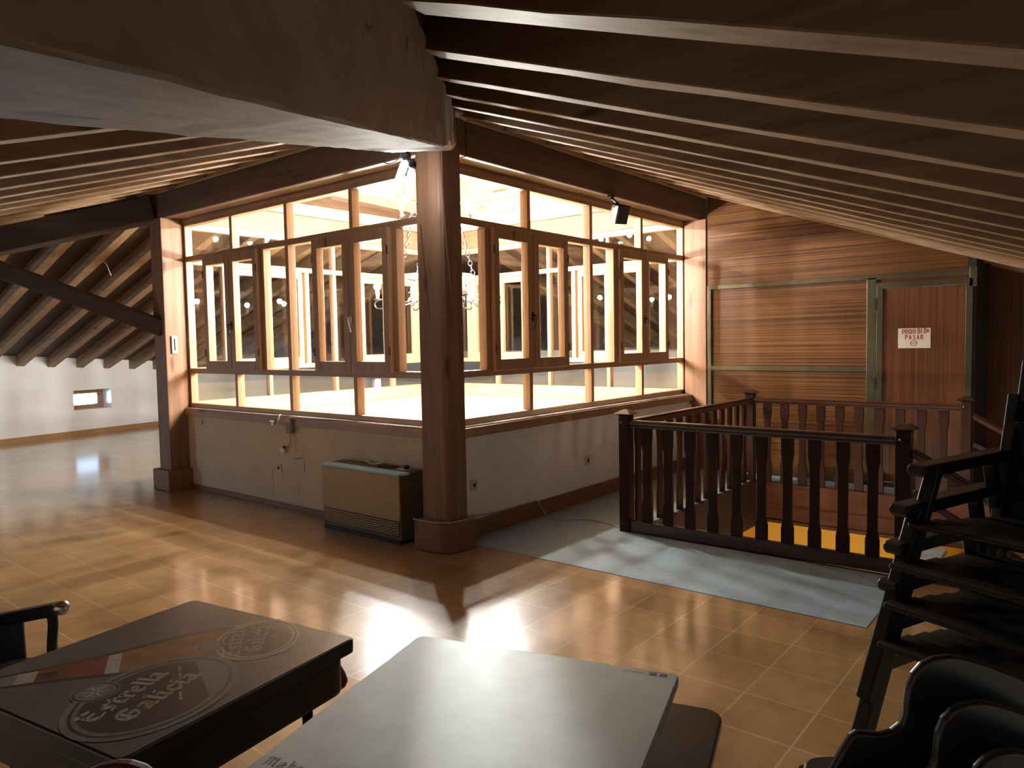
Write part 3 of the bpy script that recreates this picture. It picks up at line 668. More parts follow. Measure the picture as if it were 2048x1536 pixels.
for nn, drop in ((n2, 0.60), (n3, 0.56)):
    a3 = V((nn[0], nn[1]-0.043, 0.735)); c3 = V((nn[0], nn[1]-0.95, 0.735-0.907*drop)); handrail(a3, c3)
    MB().bar(V((nn[0], nn[1]-0.043, 0.50)), V((nn[0], nn[1]-0.80, 0.50-0.757*drop)), 0.03, 0.04).build('lower_rail', 'rail_y', rt, bevel=0.004)
    newel(nn[0], nn[1]-0.99, h=0.30, z0=-0.9)
st = thing('staircase', 'grey stone steps going down inside the stairwell', 'stairs', (2.3, -2.6, -2.7))
for k in range(8):
    y0 = -2.42-0.27*k; z = -0.42-0.19*k
    MB().box((2.55, y0-0.30, z-0.04), (3.5, y0, z)).build('tread', 'stone', st, bevel=0.006)
    MB().box((2.6, y0-0.27, z-0.23), (3.45, y0-0.245, z-0.04)).build('riser', 'yellow', st)
MB().bar((2.53, -2.3, -0.72), (2.53, -4.6, -2.34), 0.05, 0.26).build('stringer', 'stone', st)
t = thing('stairwell_fill_lamp', 'added unseen lamp lighting the stairwell below, under the floor edge', 'lamp', (1.04, -2.2, -1.3))  # unseen lamp added to brighten the yellow stairwell wall
MB().box((1.0, -2.9, -1.0), (1.02, -1.5, -0.75)).build('bracket', 'iron', t)
MB().box((1.021, -2.9, -1.0), (1.05, -1.5, -0.75)).build('diffuser', 'lowlamp', t)

# ------------------------------------------------------------------ chandelier
CX, CY = 1.94, 1.96
ch = thing('chandelier', 'two-tier wrought iron chandelier with lit globe bulbs hung on chains', 'chandelier', (CX, CY, 1.72))
def pol(r, a, z): return V((CX+r*math.cos(a), CY+r*math.sin(a), z))
def arm(a, R0, R1, zh, zc, s=1.0):
    b = MB()
    prof = [(R0, zh), (R0+(R1-R0)*0.25, zh-0.10*s), (R0+(R1-R0)*0.6, zh-0.16*s), (R1-0.01, zc-0.10*s), (R1+0.035*s, zc-0.05*s), (R1+0.005*s, zc-0.005*s)]
    b.tube([pol(q.x, a, q.z) for q in curve([(r, 0, z) for r, z in prof], 6)], 0.009, 6)
    sp = []
    for i in range(22):
        th = i*0.42; rr = 0.085*s*(1-i/24); sp.append(pol(R0+(R1-R0)*0.62+rr*math.cos(th+1.2), a, zc-0.02*s+rr*math.sin(th+1.2)-0.02*s))
    b.tube(sp, 0.007, 6)
    b.lathe([(0.012, -0.012), (0.045*s, 0.0), (0.05*s, 0.012), (0.02, 0.016)], pol(R1, a, zc-0.005), 12)
    ar = b.build('arm', 'iron', ch, smooth=True)
    MB().lathe([(0.019, 0.0), (0.021, 0.04), (0.021, 0.075), (0.015, 0.08)], pol(R1, a, zc+0.01), 10).build('candle_socket', 'brass', ar, smooth=True)
    prof = [(0.012, 0.0), (0.02, 0.01)] + [(0.044*math.sin(PI*(0.16+0.84*k/7)), 0.054-0.044*math.cos(PI*(0.16+0.84*k/7))) for k in range(7)] + [(0.002, 0.0985)]
    MB().lathe(prof, pol(R1, a, zc+0.088), 12).build('bulb', 'bulb', ar, smooth=True)
    lamp(pol(R1, a, zc+0.142), 205, 0.032, (1.0, 0.965, 0.90))
a0 = math.radians(129.05-90+90)  # the picture plane runs along 129 deg
for k in range(6): arm(a0+k*PI/3, 0.16, 0.655, 2.06, 1.965, 1.0)
for k in range(4): arm(a0+0.18+k*PI/2, 0.06, 0.365, 2.94, 2.865, 0.8)
def ring(r, z, h, nm):
    b = MB(); n = 32
    for i in range(n):
        A, B = i*2*PI/n, (i+1)*2*PI/n
        b.hexa([pol(r, A, z), pol(r, B, z), pol(r-0.008, B, z), pol(r-0.008, A, z), pol(r, A, z+h), pol(r, B, z+h), pol(r-0.008, B, z+h), pol(r-0.008, A, z+h)])
    b.build(nm, 'iron', ch)
ring(0.40, 2.17, 0.05, 'ring'); ring(0.21, 2.99, 0.03, 'ring')
b = MB()
for k in range(3): 
    a = a0+k*PI/3+0.3; b.tube([pol(0.40, a, 2.19), pol(-0.40, a, 2.19)], 0.007, 6)
for k in range(2):
    a = a0+k*PI/2; b.tube([pol(0.21, a, 3.0), pol(-0.21, a, 3.0)], 0.006, 6)
b.tube([pol(0, 0, 1.80), pol(0, 0, 2.22)], 0.02, 8); b.lathe([(0.004, -0.09), (0.03, -0.05), (0.012, 0), (0.045, 0.04), (0.02, 0.09)], pol(0, 0, 1.80), 12)
b.tube([pol(0, 0, 2.80), pol(0, 0, 4.22)], 0.012, 8); b.lathe([(0.06, 0), (0.05, -0.04), (0.015, -0.07)], pol(0, 0, 4.22), 12)
b.build('stem', 'iron', ch, smooth=True)
for k in range(4):  # upright leaf ornaments on the small tier
    a = a0+0.55+k*PI/2; b = MB()
    b.tube(curve([pol(0.2, a, 2.93), pol(0.30, a, 2.98), pol(0.31, a, 3.10), pol(0.27, a, 3.19), pol(0.30, a, 3.22)], 5), [0.008]*20+[0.004], 6)
    b.tube(curve([pol(0.31, a, 3.02), pol(0.36, a, 3.07), pol(0.35, a, 3.14)], 5), 0.005, 6); b.tube(curve([pol(0.30, a, 3.04), pol(0.25, a, 3.08), pol(0.25, a, 3.13)], 5), 0.005, 6)
    b.build('leaf_ornament', 'iron', ch, smooth=True)
for k in range(6):
    a = a0+k*PI/3+0.12; p, q = pol(0.40, a, 2.22), pol(0.21, a, 2.99); b = MB(); nl = 15; dr = (q-p).normalized(); s1 = dr.cross(V((0, 0, 1))).normalized(); s2 = s1.cross(dr)
    for i in range(nl):
        c = p.lerp(q, (i+0.5)/nl); h = (q-p).length/nl*0.62; sd = s1 if i % 2 else s2
        b.tube([c + dr*h*math.cos(x*PI/5) + sd*0.021*math.sin(x*PI/5) for x in range(11)], 0.0065, 5, cap=False)
    b.build('chain', 'iron', ch, smooth=True)

# ------------------------------------------------------------------ twin lamp by the post
P1, P2 = at(803, 345, 4.80), at(821, 362, 4.78)
t = thing('spot_lamp', 'twin white tube lamp glowing under the beam end beside the corner post', 'lamp', tuple(P1+V((0, 0, 0.12))))
for p, dv in ((P1, V((0.02, -0.02, 0.075))), (P2, V((0.008, -0.006, 0.07)))):
    ax = dv.normalized().to_track_quat('Z', 'Y').to_matrix()
    bk = MB().lathe([(0.018, 0.075), (0.026, 0.09), (0.026, 0.12), (0.012, 0.14)], p, 12, ax).build('holder', 'black', t, smooth=True)
    MB().lathe([(0.004, -0.10), (0.018, -0.092), (0.026, -0.07), (0.027, 0.05), (0.02, 0.075)], p, 14, ax).build('tube_bulb', 'lampwhite', bk, smooth=True)
    lamp(p-dv*0.1, 4.5, 0.02, (0.80, 0.90, 1.0))
b = MB(); b.tube(curve([P1+V((0, 0, 0.13)), P1+V((0.03, -0.03, 0.16)), (P1+P2)/2+V((0.02, 0, 0.175)), P2+V((0, 0, 0.13))]), 0.006, 6)
b.tube(curve([at(762, 322, 4.86), at(780, 328, 4.84), at(797, 318, 4.82), P1+V((0.01, 0, 0.14))]), 0.004, 6)
b.build('wire', 'black', t, smooth=True)
# loudspeaker on the beam
t = thing('loudspeaker', 'small black wedge loudspeaker hanging tilted from the beam over the glazing', 'loudspeaker', (2.02, -0.27, 2.60))
b = MB(); rot = Matrix.Rotation(math.radians(-28), 3, 'Z') @ Matrix.Rotation(math.radians(24), 3, 'X')
w0, w1, h, dp = 0.085, 0.065, 0.085, 0.07; c = V((2.02, -0.30, 2.625))
b.hexa([c + rot @ V(p) for p in ((-w0*0.75, -dp, -h), (w0*0.75, -dp, -h), (w1*0.75, dp, -h*0.8), (-w1*0.75, dp, -h*0.8), (-w0*0.75, -dp, h), (w0*0.75, -dp, h), (w1*0.75, dp, h*0.8), (-w1*0.75, dp, h*0.8))])
b.build('cabinet', 'black', t, bevel=0.006)
b = MB(); b.hexa([c + rot @ V(p) for p in ((-w0*0.66, -dp-0.006, -h*0.92), (w0*0.66, -dp-0.006, -h*0.92), (w0*0.66, -dp-0.001, -h*0.92), (-w0*0.66, -dp-0.001, -h*0.92), (-w0*0.66, -dp-0.006, h*0.92), (w0*0.66, -dp-0.006, h*0.92), (w0*0.66, -dp-0.001, h*0.92), (-w0*0.66, -dp-0.001, h*0.92))])
b.build('grille', 'bronze_dark', t)
b = MB().box((1.985, -0.235, 2.775), (2.055, -0.201, 2.82)).tube([(2.02, -0.22, 2.78), (2.02, -0.25, 2.745), c+rot @ V((0, 0.02, h*0.8))], 0.012, 8).box((1.99, -0.23, 2.755), (2.05, -0.20, 2.765)); b.build('bracket', 'iron', t)

# ------------------------------------------------------------------ heater and small things
t = thing('heater', 'beige metal storage heater with a louvred grille beside the corner post', 'heater', (-0.15, 0.66, 0))
hx0, hx1, hy0, hy1 = -0.272, -0.035, 0.205, 1.125
MB().box((hx0+0.012, hy0, 0.03), (hx1, hy1, 0.505)).build('casing', 'brown_metal', t, bevel=0.004)
MB().box((hx0, hy0+0.004, 0.175), (hx0+0.0115, hy1-0.004, 0.507)).build('front_panel', 'beige_metal', t, bevel=0.003)
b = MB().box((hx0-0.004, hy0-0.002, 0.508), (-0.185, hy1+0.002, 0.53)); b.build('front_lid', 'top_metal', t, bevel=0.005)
MB().box((-0.184, hy0-0.002, 0.506), (hx1, hy1+0.002, 0.527)).build('rear_lid', 'brown_metal', t, bevel=0.004)
for k in range(6):
    z = 0.068+0.0175*k; b = MB(); b.hexa([(hx0+0.002, hy0+0.02, z), (hx0+0.002, hy1-0.015, z), (hx0+0.014, hy1-0.015, z+0.004), (hx0+0.014, hy0+0.02, z+0.004), (hx0+0.002, hy0+0.02, z+0.007), (hx0+0.002, hy1-0.015, z+0.007), (hx0+0.014, hy1-0.015, z+0.011), (hx0+0.014, hy0+0.02, z+0.011)]); b.build('louvre', 'beige_metal', t)
MB().box((hx0+0.008, hy0+0.02, 0.06), (hx0+0.0125, hy1-0.015, 0.172)).build('grille_recess', 'black', t)
MB().box((hx0+0.004, hy0+0.01, 0.0), (hx1-0.02, hy1-0.01, 0.032)).build('plinth', 'bronze_dark', t)
MB().lathe([(0.008, 0), (0.008, 0.004), (0.003, 0.006)], (-0.10, hy0, 0.43), 8, Matrix.Rotation(PI/2, 3, 'X')).build('screw', 'black', t)
b = MB().box((-0.25, 0.2015, 0.509), (-0.17, 0.2028, 0.524)); b.build('sticker', 'whiteplastic', t)
tag(MB().box((-0.13, 0.44, 0.5275), (-0.06, 0.60, 0.537)).build('phone', 'black', bevel=0.004), 'flat black phone lying on the heater lid', 'phone')
t = thing('adapter', 'small black plug adapter on a white base lying on the heater', 'adapter', (-0.12, 0.31, 0.528))
MB().box((-0.155, 0.27, 0.5275), (-0.085, 0.37, 0.533)).build('base', 'socket', t, bevel=0.002)
MB().lathe([(0.022, 0), (0.022, 0.022), (0.014, 0.03)], (-0.11, 0.295, 0.5335), 12).build('body', 'black', t)
tag(MB().tube(curve([(-0.06, 0.84, 0.535), (-0.075, 0.80, 0.545), (-0.10, 0.74, 0.534), (-0.10, 0.67, 0.534), (-0.06, 0.63, 0.55), (-0.05, 0.63, 0.575)]), 0.006, 7).build('cable', 'cable', smooth=True), 'short loop of beige cable lying on the heater lid', 'cable')

def socket(p, nrm, lab):
    t = thing('power_socket', lab, 'socket', p, 'wall sockets')
    rot = V(nrm).to_track_quat('Z', 'Y').to_matrix()
    b = MB(); b.obox(V(p)+V(nrm)*0.007, (0.072, 0.082, 0.013), rot); b.build('plate', 'socket', t, bevel=0.004)
    MB().lathe([(0.026, 0.014), (0.026, 0.0155), (0.023, 0.0157), (0.019, 0.0145)], p, 18, rot).build('rim', 'whiteplastic', t)
    MB().lathe([(0.0185, 0.0142), (0.0185, 0.0149)], p, 18, rot).build('insert', 'dark_hole', t)
socket((-0.03, 2.075, 0.365), (-1, 0, 0), 'wall socket with a frayed wire, left of the heater under the sill')
socket((0.215, -0.08, 0.40), (0, -1, 0), 'wall socket tight beside the corner post')
socket((1.775, -0.08, 0.375), (0, -1, 0), 'wall socket in the low white wall near the stair railing')
tag(MB().tube(curve([(-0.046, 2.085, 0.37), (-0.06, 2.13, 0.355), (-0.055, 2.16, 0.30), (-0.04, 2.17, 0.17), (-0.036, 2.19, 0.09)]), 0.0025, 5).build('wire', 'cable_dirty', smooth=True), 'thin frayed wire hanging down from the wall socket', 'wire')
t = thing('junction_box', 'grey cable box fixed on the sill ledge above the plaster patch', 'junction box', (-0.075, 1.84, 0.78))
MB().box((-0.092, 1.795, 0.70), (-0.0605, 1.875, 0.825)).build('body', 'greyplastic', t, bevel=0.006)
MB().box((-0.0945, 1.80, 0.80), (-0.0922, 1.87, 0.82)).build('lid', 'cable_dirty', t)
tag(MB().box((-0.082, 2.06, 0.785), (-0.0605, 2.135, 0.805)).box((-0.078, 2.085, 0.76), (-0.062, 2.115, 0.785)).build('hook_plate', 'steel', bevel=0.003), 'small shiny metal catch on the brown sill ledge', 'catch')
t = thing('hanging_plug', 'white plug dangling from a cable over the plaster patch', 'plug', (-0.05, 1.98, 0.53))
b = MB(); b.obox((-0.052, 1.985, 0.535), (0.03, 0.062, 0.05), Matrix.Rotation(math.radians(28), 3, 'X')); b.build('body', 'whiteplastic', t, bevel=0.008)
MB().tube([(-0.052, 1.965, 0.56), (-0.052, 1.955, 0.573)], 0.012, 8).build('gland', 'black', t)
MB().tube(curve([(-0.05, 1.955, 0.573), (-0.045, 1.90, 0.585), (-0.042, 1.88, 0.64), (-0.06, 1.86, 0.70)]), 0.004, 6).build('cord', 'cable_dirty', t, smooth=True)
tag(MB().box((-0.042, 3.42, 0.685), (-0.03, 3.48, 0.745)).build('switch_plate', 'cream', bevel=0.003), 'small cream plate on the low wall near the reddish pillar', 'plate')
t = thing('thermometer', 'white wall thermometer on the lit side of the far timber pillar', 'thermometer', (-0.145, 3.714, 1.43))
MB().box((-0.175, 3.70, 1.42), (-0.115, 3.7145, 1.60)).build('backing', 'whiteplastic', t, bevel=0.004)
MB().tube([(-0.145, 3.697, 1.45), (-0.145, 3.697, 1.57)], 0.004, 6).build('tube', 'redwood', t)
# cables on the sills
c1 = curve([(-0.03, 3.70, 0.846), (-0.035, 3.0, 0.846), (-0.03, 2.3, 0.847), (-0.04, 1.95, 0.85), (-0.045, 1.6, 0.852), (-0.03, 1.2, 0.85), (-0.05, 0.8, 0.848), (-0.05, 0.05, 0.846)], 6)
tag(MB().tube(c1, 0.006, 6).build('cable', 'cable', smooth=True), 'white cable lying along the ledge on the heater side', 'cable')
c1 = curve([(-0.048, 3.70, 0.846), (-0.05, 2.6, 0.846), (-0.052, 2.05, 0.848), (-0.07, 1.99, 0.855), (-0.095, 1.985, 0.80), (-0.09, 2.0, 0.74), (-0.075, 1.98, 0.70)], 6)
tag(MB().tube(c1, 0.006, 6).build('cable', 'cable', smooth=True), 'white cable looping down over the ledge beside the grey cable box', 'cable')
c1 = curve([(-0.07, 1.845, 0.828), (-0.06, 1.83, 0.85), (-0.055, 1.6, 0.849), (-0.04, 1.1, 0.85), (-0.058, 0.6, 0.848), (-0.057, 0.05, 0.846)], 6)
tag(MB().tube(c1, 0.006, 6).build('cable', 'cable', smooth=True), 'white cable running from the grey cable box to the corner post', 'cable')
for yy, w_ in ((-0.055, 'inner'), (-0.085, 'outer')):
    tag(MB().tube([(0.02, yy, 0.846), (1.3, yy-0.006, 0.846), (2.6, yy+0.004, 0.846), (3.9, yy, 0.846)], 0.006, 6).build('cable', 'cable', smooth=True), '%s of two white cables on the ledge above the low white wall' % w_, 'cable')
c1 = curve([(0.03, -0.205, 0.20), (0.12, -0.108, 0.185), (0.45, -0.09, 0.145), (0.9, -0.091, 0.142), (0.975, -0.10, 0.14), (1.00, -0.135, 0.08), (1.01, -0.20, 0.012), (1.02, -0.33, 0.008), (1.14, -0.50, 0.008), (1.12, -0.70, 0.008), (1.06, -0.86, 0.008)], 6)
tag(MB().tube(c1, 0.006, 6).build('cable', 'cable_dirty', smooth=True), 'white cable running over the brown baseboard and the grey floor to the railing', 'cable')
for pts, lab in (((((188, 495), (190, 512), (188, 525)), 6.5), 'short cut wire hanging from the roof boards behind the far pillar'), ((((203, 520), (212, 528), (222, 551)), 6.6), 'longer bent wire hanging from the roof boards behind the far pillar')):
    pp, zz = pts; q = []
    for x, y in pp:
        q.append(at(x, y, 9.0))
    tag(MB().tube(curve([q[0]+V((0, 0, 0.12))]+q), 0.006, 5).build('hanging_wire', 'cable_dirty', smooth=True), lab, 'wire')

# ------------------------------------------------------------------ tables
def frame2(o, ex, z):
    ex = V((ex[0], ex[1], 0)).normalized(); ey = V((-ex.y, ex.x, 0)); o = V((o[0], o[1], 0))
    return lambda x, y, t=0: o + ex*x + ey*y + V((0, 0, z+t))
def rrect(x0, y0, x1, y1, r, n=5):
    out = []
    for cx, cy, a in ((x1-r, y0+r, -90), (x1-r, y1-r, 0), (x0+r, y1-r, 90), (x0+r, y0+r, 180)):
        for k in range(n+1): th = math.radians(a+90*k/n); out.append((cx+r*math.cos(th), cy+r*math.sin(th)))
    return out
TZ = 0.71
fe = frame2((-3.315, -2.39), (0.986, 0.165), TZ)
c = fe(0.325, 0.32)
t = thing('cafe_table', 'square dark table printed with a beer bottle and round emblem', 'table', (c.x, c.y, 0))
b = MB(); b.prism(rrect(0, 0, 0.645, 0.64, 0.018), lambda x, y, s: fe(x, y, s-0.036), 0.036)
b.build('rim', 'rim', t, bevel=0.004)
b = MB(); b.prism(rrect(0.006, 0.006, 0.639, 0.634, 0.016), lambda x, y, s: fe(x, y, s), 0.0012); b.build('table_top', 'top_dark', t)
TH = 0.0014
lay = [0]
def flat(mb, poly, mi):
    lay[0] += 1; mb.mat(mi).quad([fe(x, y, TH+lay[0]*0.000035) for x, y in poly])
def ell(cx, cy, rx, ry, rot=0, n=40, a0=0, a1=360):
    r = math.radians(rot); return [(cx+rx*math.cos(a)*math.cos(r)-ry*math.sin(a)*math.sin(r), cy+rx*math.cos(a)*math.sin(r)+ry*math.sin(a)*math.cos(r)) for a in [math.radians(a0+(a1-a0)*k/n) for k in range(n+(a1-a0 < 360))]]
# artwork material slots: 0 dark,1 mid,2 light,3 amber,4 red
art = MB()
ax_ = math.radians(-37); bo = (0.045, 0.575)
def bp(s_, w): return (bo[0]+s_*math.cos(ax_)-w*math.sin(ax_), bo[1]+s_*math.sin(ax_)+w*math.cos(ax_))
def bottle(prof): return [bp(s_, w) for s_, w in prof] + [bp(s_, -w) for s_, w in reversed(prof)]
flat(art, bottle([(-0.01, 0.036), (0.10, 0.044), (0.22, 0.065), (0.30, 0.09), (0.40, 0.12), (0.66, 0.125)]), 0)
flat(art, bottle([(0.0, 0.024), (0.03, 0.027), (0.06, 0.029)]), 1)
flat(art, bottle([(0.06, 0.029), (0.10, 0.033)]), 2)
flat(art, bottle([(0.10, 0.033), (0.16, 0.043), (0.245, 0.056)]), 4)
flat(art, bottle([(0.245, 0.056), (0.275, 0.062)]), 2)
flat(art, bottle([(0.275, 0.062), (0.34, 0.082), (0.42, 0.104), (0.50, 0.108), (0.655, 0.11)]), 3)
for k in range(6): q = [bp(0.17+0.012*k, -0.035+0.0), bp(0.172+0.012*k, 0.03)]; art.mat(3); art.ribbon(q, 0.0015, fe, TH+0.0004)
flat(art, ell(*bp(0.125, -0.002), 0.026, 0.022, -37), 0); 
art.mat(2).ribbon(ell(*bp(0.125, -0.002), 0.024, 0.02, -37), 0.0025, fe, TH+0.0006)
# emblem on the bottle and the big emblem
def emblem(cx, cy, rot, k, badge, dim):
    r = math.radians(rot)
    W = lambda x, y: (cx+(x*math.cos(r)-y*math.sin(r))*k, cy+(x*math.sin(r)+y*math.cos(r))*k)
    body = [W(x, y) for x, y in ell(0, 0, 1.0, 0.78)]
    flat(art, [W(x, y) for x, y in ell(0, 0, 1.08, 0.86)], 2 if dim else 1)
    flat(art, [W(x, y) for x, y in ell(0, 0, 1.0, 0.79)], 0)
    flat(art, [W(x, y) for x, y in ell(0, 0, 0.96, 0.75)], 2 if dim else 1)
    flat(art, [W(x, y) for x, y in ell(0, 0, 0.90, 0.70)], 0)
    seg = ell(0, 0, 0.90, 0.70, 0, 20, -85, 10); flat(art, [W(x, y) for x, y in seg], 1)
    bx_, by_ = badge
    for rr, mi in ((0.27, 2 if dim else 1), (0.25, 0), (0.22, 1)): flat(art, [W(x, y) for x, y in ell(bx_, by_, rr, rr)], mi)
    lay[0] += 3; h = TH+lay[0]*0.000035
    art.mat(2).ribbon([W(x, y) for x, y in ell(bx_, by_, 0.17, 0.17)], 0.004*k/0.18, fe, h)
    for a in range(3): art.ribbon([W(bx_+0.16*math.cos(a*PI/3), by_+0.16*math.sin(a*PI/3)), W(bx_-0.16*math.cos(a*PI/3), by_-0.16*math.sin(a*PI/3))], 0.004*k/0.18, fe, h)
    for a in range(14): art.ribbon([W(-0.05+0.055*a, -0.40+0.045*a), W(-0.02+0.055*a, -0.375+0.045*a)], 0.006*k/0.18, fe, h) if a % 4 != 3 else None
    return W, h
# blackletter glyphs drawn with a broad pen (x-height 1)
BL = {'E': ([[(.75, 1.35), (.35, 1.5), (.1, 1.1), (.1, .35), (.4, 0), (.85, .2)], [(.1, .8), (.65, .8)], [(.0, 1.5), (.25, 1.25)]], 1.0), 's': ([[(.55, .9), (.3, 1.0), (.1, .75), (.5, .4), (.45, .1), (.1, .0)]], .68), 't': ([[(.25, 1.35), (.25, .2), (.45, 0), (.6, .12)], [(.0, 1.0), (.55, 1.0)]], .66),
      'r': ([[(.0, .9), (.2, 1.0), (.2, .1), (.3, 0)], [(.2, .8), (.45, 1.0), (.6, .85)]], .62), 'e': ([[(.15, .5), (.55, .65), (.5, .9), (.3, 1), (.12, .8), (.12, .25), (.35, 0), (.6, .18)]], .7), 'l': ([[(.05, 1.5), (.2, 1.55), (.2, .15), (.38, 0)]], .42),
      'a': ([[(.1, .9), (.35, 1.0), (.5, .85), (.5, .12), (.65, 0)], [(.5, .55), (.15, .45), (.1, .15), (.3, 0), (.5, .2)]], .74), 'G': ([[(.85, 1.3), (.5, 1.5), (.12, 1.15), (.12, .35), (.5, 0), (.85, .25), (.85, .75), (.55, .75)], [(.4, 1.2), (.4, .3)]], 1.05), 'i': ([[(.0, .9), (.18, 1.0), (.18, .15), (.34, 0)], [(.1, 1.35), (.25, 1.45)]], .4), 'c': ([[(.55, .85), (.35, 1.0), (.12, .75), (.12, .25), (.35, 0), (.58, .18)]], .64),
      'M': ([[(.0, 1.3), (.2, 1.45), (.2, .1), (.05, 0)], [(.2, 1.3), (.5, 1.5), (.55, .1)], [(.55, 1.3), (.85, 1.5), (.9, .1), (1.05, 0)]], 1.2), 'h': ([[(.05, 1.5), (.2, 1.55), (.2, .0)], [(.2, .75), (.5, 1.0), (.55, .3), (.4, -.15)]], .72), 'o': ([[(.3, 1), (.1, .75), (.1, .25), (.3, 0), (.55, .25), (.55, .75), (.3, 1)]], .72), 'u': ([[(.0, .9), (.15, 1.0), (.15, .15), (.3, 0), (.55, .2)], [(.45, .95), (.6, 1.0), (.6, .1), (.72, 0)]], .78)}
def blackletter(mb, txt, p, q, xh, fr, h, nib=0.13):
    ang = math.atan2(q[1]-p[1], q[0]-p[0]); tot = sum(BL[c_][1] for c_ in txt); adv = math.hypot(q[0]-p[0], q[1]-p[1])/tot; x = 0
    for c_ in txt:
        for s_ in BL[c_][0]:
            pts = []
            for px, py in s_:
                lx, ly = x+px*adv, py*xh; pts.append((p[0]+lx*math.cos(ang)-ly*math.sin(ang), p[1]+lx*math.sin(ang)+ly*math.cos(ang)))
            na = ang+math.radians(42); mb.nib(pts, nib*xh*math.cos(na), nib*xh*math.sin(na), fr, h)
            mb.ribbon(pts, nib*xh*0.8, fr, h+0.00002)
        x += BL[c_][1]*adv
W, h = emblem(0.52, 0.222, 42, 0.122, (-0.16, 0.92), True)
art.mat(2); blackletter(art, 'Estrella', (0.425, 0.182), (0.58, 0.335), 0.027, fe, h+0.0001, 0.17); blackletter(art, 'Galicia', (0.468, 0.155), (0.60, 0.265), 0.027, fe, h+0.0001, 0.17)
W, h = emblem(0.20, 0.185, 15, 0.185, (-0.12, 0.74), False)
art.mat(2); blackletter(art, 'Estrella', (0.063, 0.184), (0.282, 0.250), 0.031, fe, h+0.0001, 0.23); blackletter(art, 'Galicia', (0.095, 0.122), (0.315, 0.176), 0.031, fe, h+0.0001, 0.23)
art.build('printed_artwork', ['ink_dark', 'ink_mid', 'ink_light', 'ink_amber', 'ink_red'], t)
def table_legs(fr, w, d, par, top, m='black'):
    for x in (0.09, w-0.09):
        for y in (0.09, d-0.09):
            p = fr(x, y); MB().tube([(p.x, p.y, 0.0), (p.x, p.y, top)], 0.014, 10).build('leg', m, par, smooth=True)
    p = [fr(x, y) for x, y in ((0.09, 0.09), (w-0.09, 0.09), (w-0.09, d-0.09), (0.09, d-0.09))]
    b = MB()
    for i in range(4): b.bar((p[i].x, p[i].y, top-0.03), (p[(i+1) % 4].x, p[(i+1) % 4].y, top-0.03), 0.02, 0.03)
    b.build('apron', m, par)
b = MB(); b.prism(rrect(0.012, 0.012, 0.63, 0.628, 0.05), lambda x, y, s: fe(x, y, s-0.135), 0.098); b.build('skirt', 'rim', t, bevel=0.01)
b = MB(); pin = [at(x, y, 2.035) for x, y in ((636, 1352), (646, 1326), (660, 1316), (676, 1330), (688, 1350), (694, 1366), (689, 1376), (655, 1398), (640, 1390))]; n = len(pin); nrm = V((F.x, F.y, 0)).normalized()
b.v += pin + [p + nrm*0.02 for p in pin]; b.f.append(list(range(n-1, -1, -1))); b.f.append(list(range(n, 2*n))); b.mi += [0, 0]
for i in range(n): b.f.append([i, (i+1) % n, n+(i+1) % n, n+i]); b.mi.append(0)
tag(b.build('corner_bracket', 'redwood', t, bevel=0.004), 'dark red curved corner piece')
table_legs(fe, 0.645, 0.64, t, TZ-0.136)
# grey metal table
fm0 = frame2((-2.567, -2.406), (0.291, -0.957), TZ)
fm = lambda x, y, s=0: fm0(x, -y, s)  # y runs towards the camera
c = fm(0.335, 0.335)
t = thing('cafe_table', 'square grey metal table with brewery lettering, edge cut by the frame', 'table', (c.x, c.y, 0))
b = MB(); b.prism(rrect(0, 0, 0.672, 0.665, 0.02), lambda x, y, s: fm(x, y, s-0.022), 0.022); b.build('table_top', 'top_grey', t, bevel=0.003)
b = MB(); fmt = lambda x, y, s=0: fm(x, -y, s)
blackletter(b, 'Mahou', (0.018, -0.622), (0.125, -0.622), 0.017, fmt, 0.0004, 0.14)
for x in (0.606, 0.63): b.quad([fmt(x, -0.028, 0.0004), fmt(x+0.017, -0.028, 0.0004), fmt(x+0.017, -0.012, 0.0004), fmt(x, -0.012, 0.0004)])
for k in range(7): b.ribbon([(0.545+0.008*k, -0.028), (0.549+0.008*k, -0.02)], 0.002, fmt, 0.0004)
tag(b.build('lettering', 'ink_grey', t), 'dark grey printed lettering')
p = fm(0.336, 0.333)
MB().lathe([(0.03, 0.02), (0.03, TZ-0.03), (0.09, TZ-0.024)], (p.x, p.y, 0), 16).build('pedestal', 'black', t, smooth=True)
b = MB()
for k in range(2): a_ = math.radians(62+90*k); b.bar((p.x-0.27*math.cos(a_), p.y-0.27*math.sin(a_), 0.0+0.0005*k), (p.x+0.27*math.cos(a_), p.y+0.27*math.sin(a_), 0.0005*k), 0.05, 0.03)
b.build('foot', 'black', t)
# black stool tucked under the grey table
fl0 = frame2((-2.31, -2.96), (0.291, -0.957), 0.60)
fl = lambda x, y, s=0: fl0(x, -y, s)
c = fl(-0.03, 0.2)
t = thing('stool', 'black stool with rounded square seat half under the grey metal table', 'stool', (c.x, c.y, 0))
b = MB(); b.prism(rrect(-0.20, 0.0, 0.155, 0.42, 0.045), lambda x, y, s: fl(x, y, s-0.025), 0.025); b.build('seat', 'plastic', t, bevel=0.005)
for x, y in ((-0.15, 0.05), (0.105, 0.05), (0.105, 0.37), (-0.15, 0.37)):
    p = fl(x, y); MB().tube([(p.x, p.y, 0), (p.x, p.y, 0.576)], 0.014, 8).build('leg', 'black', t)

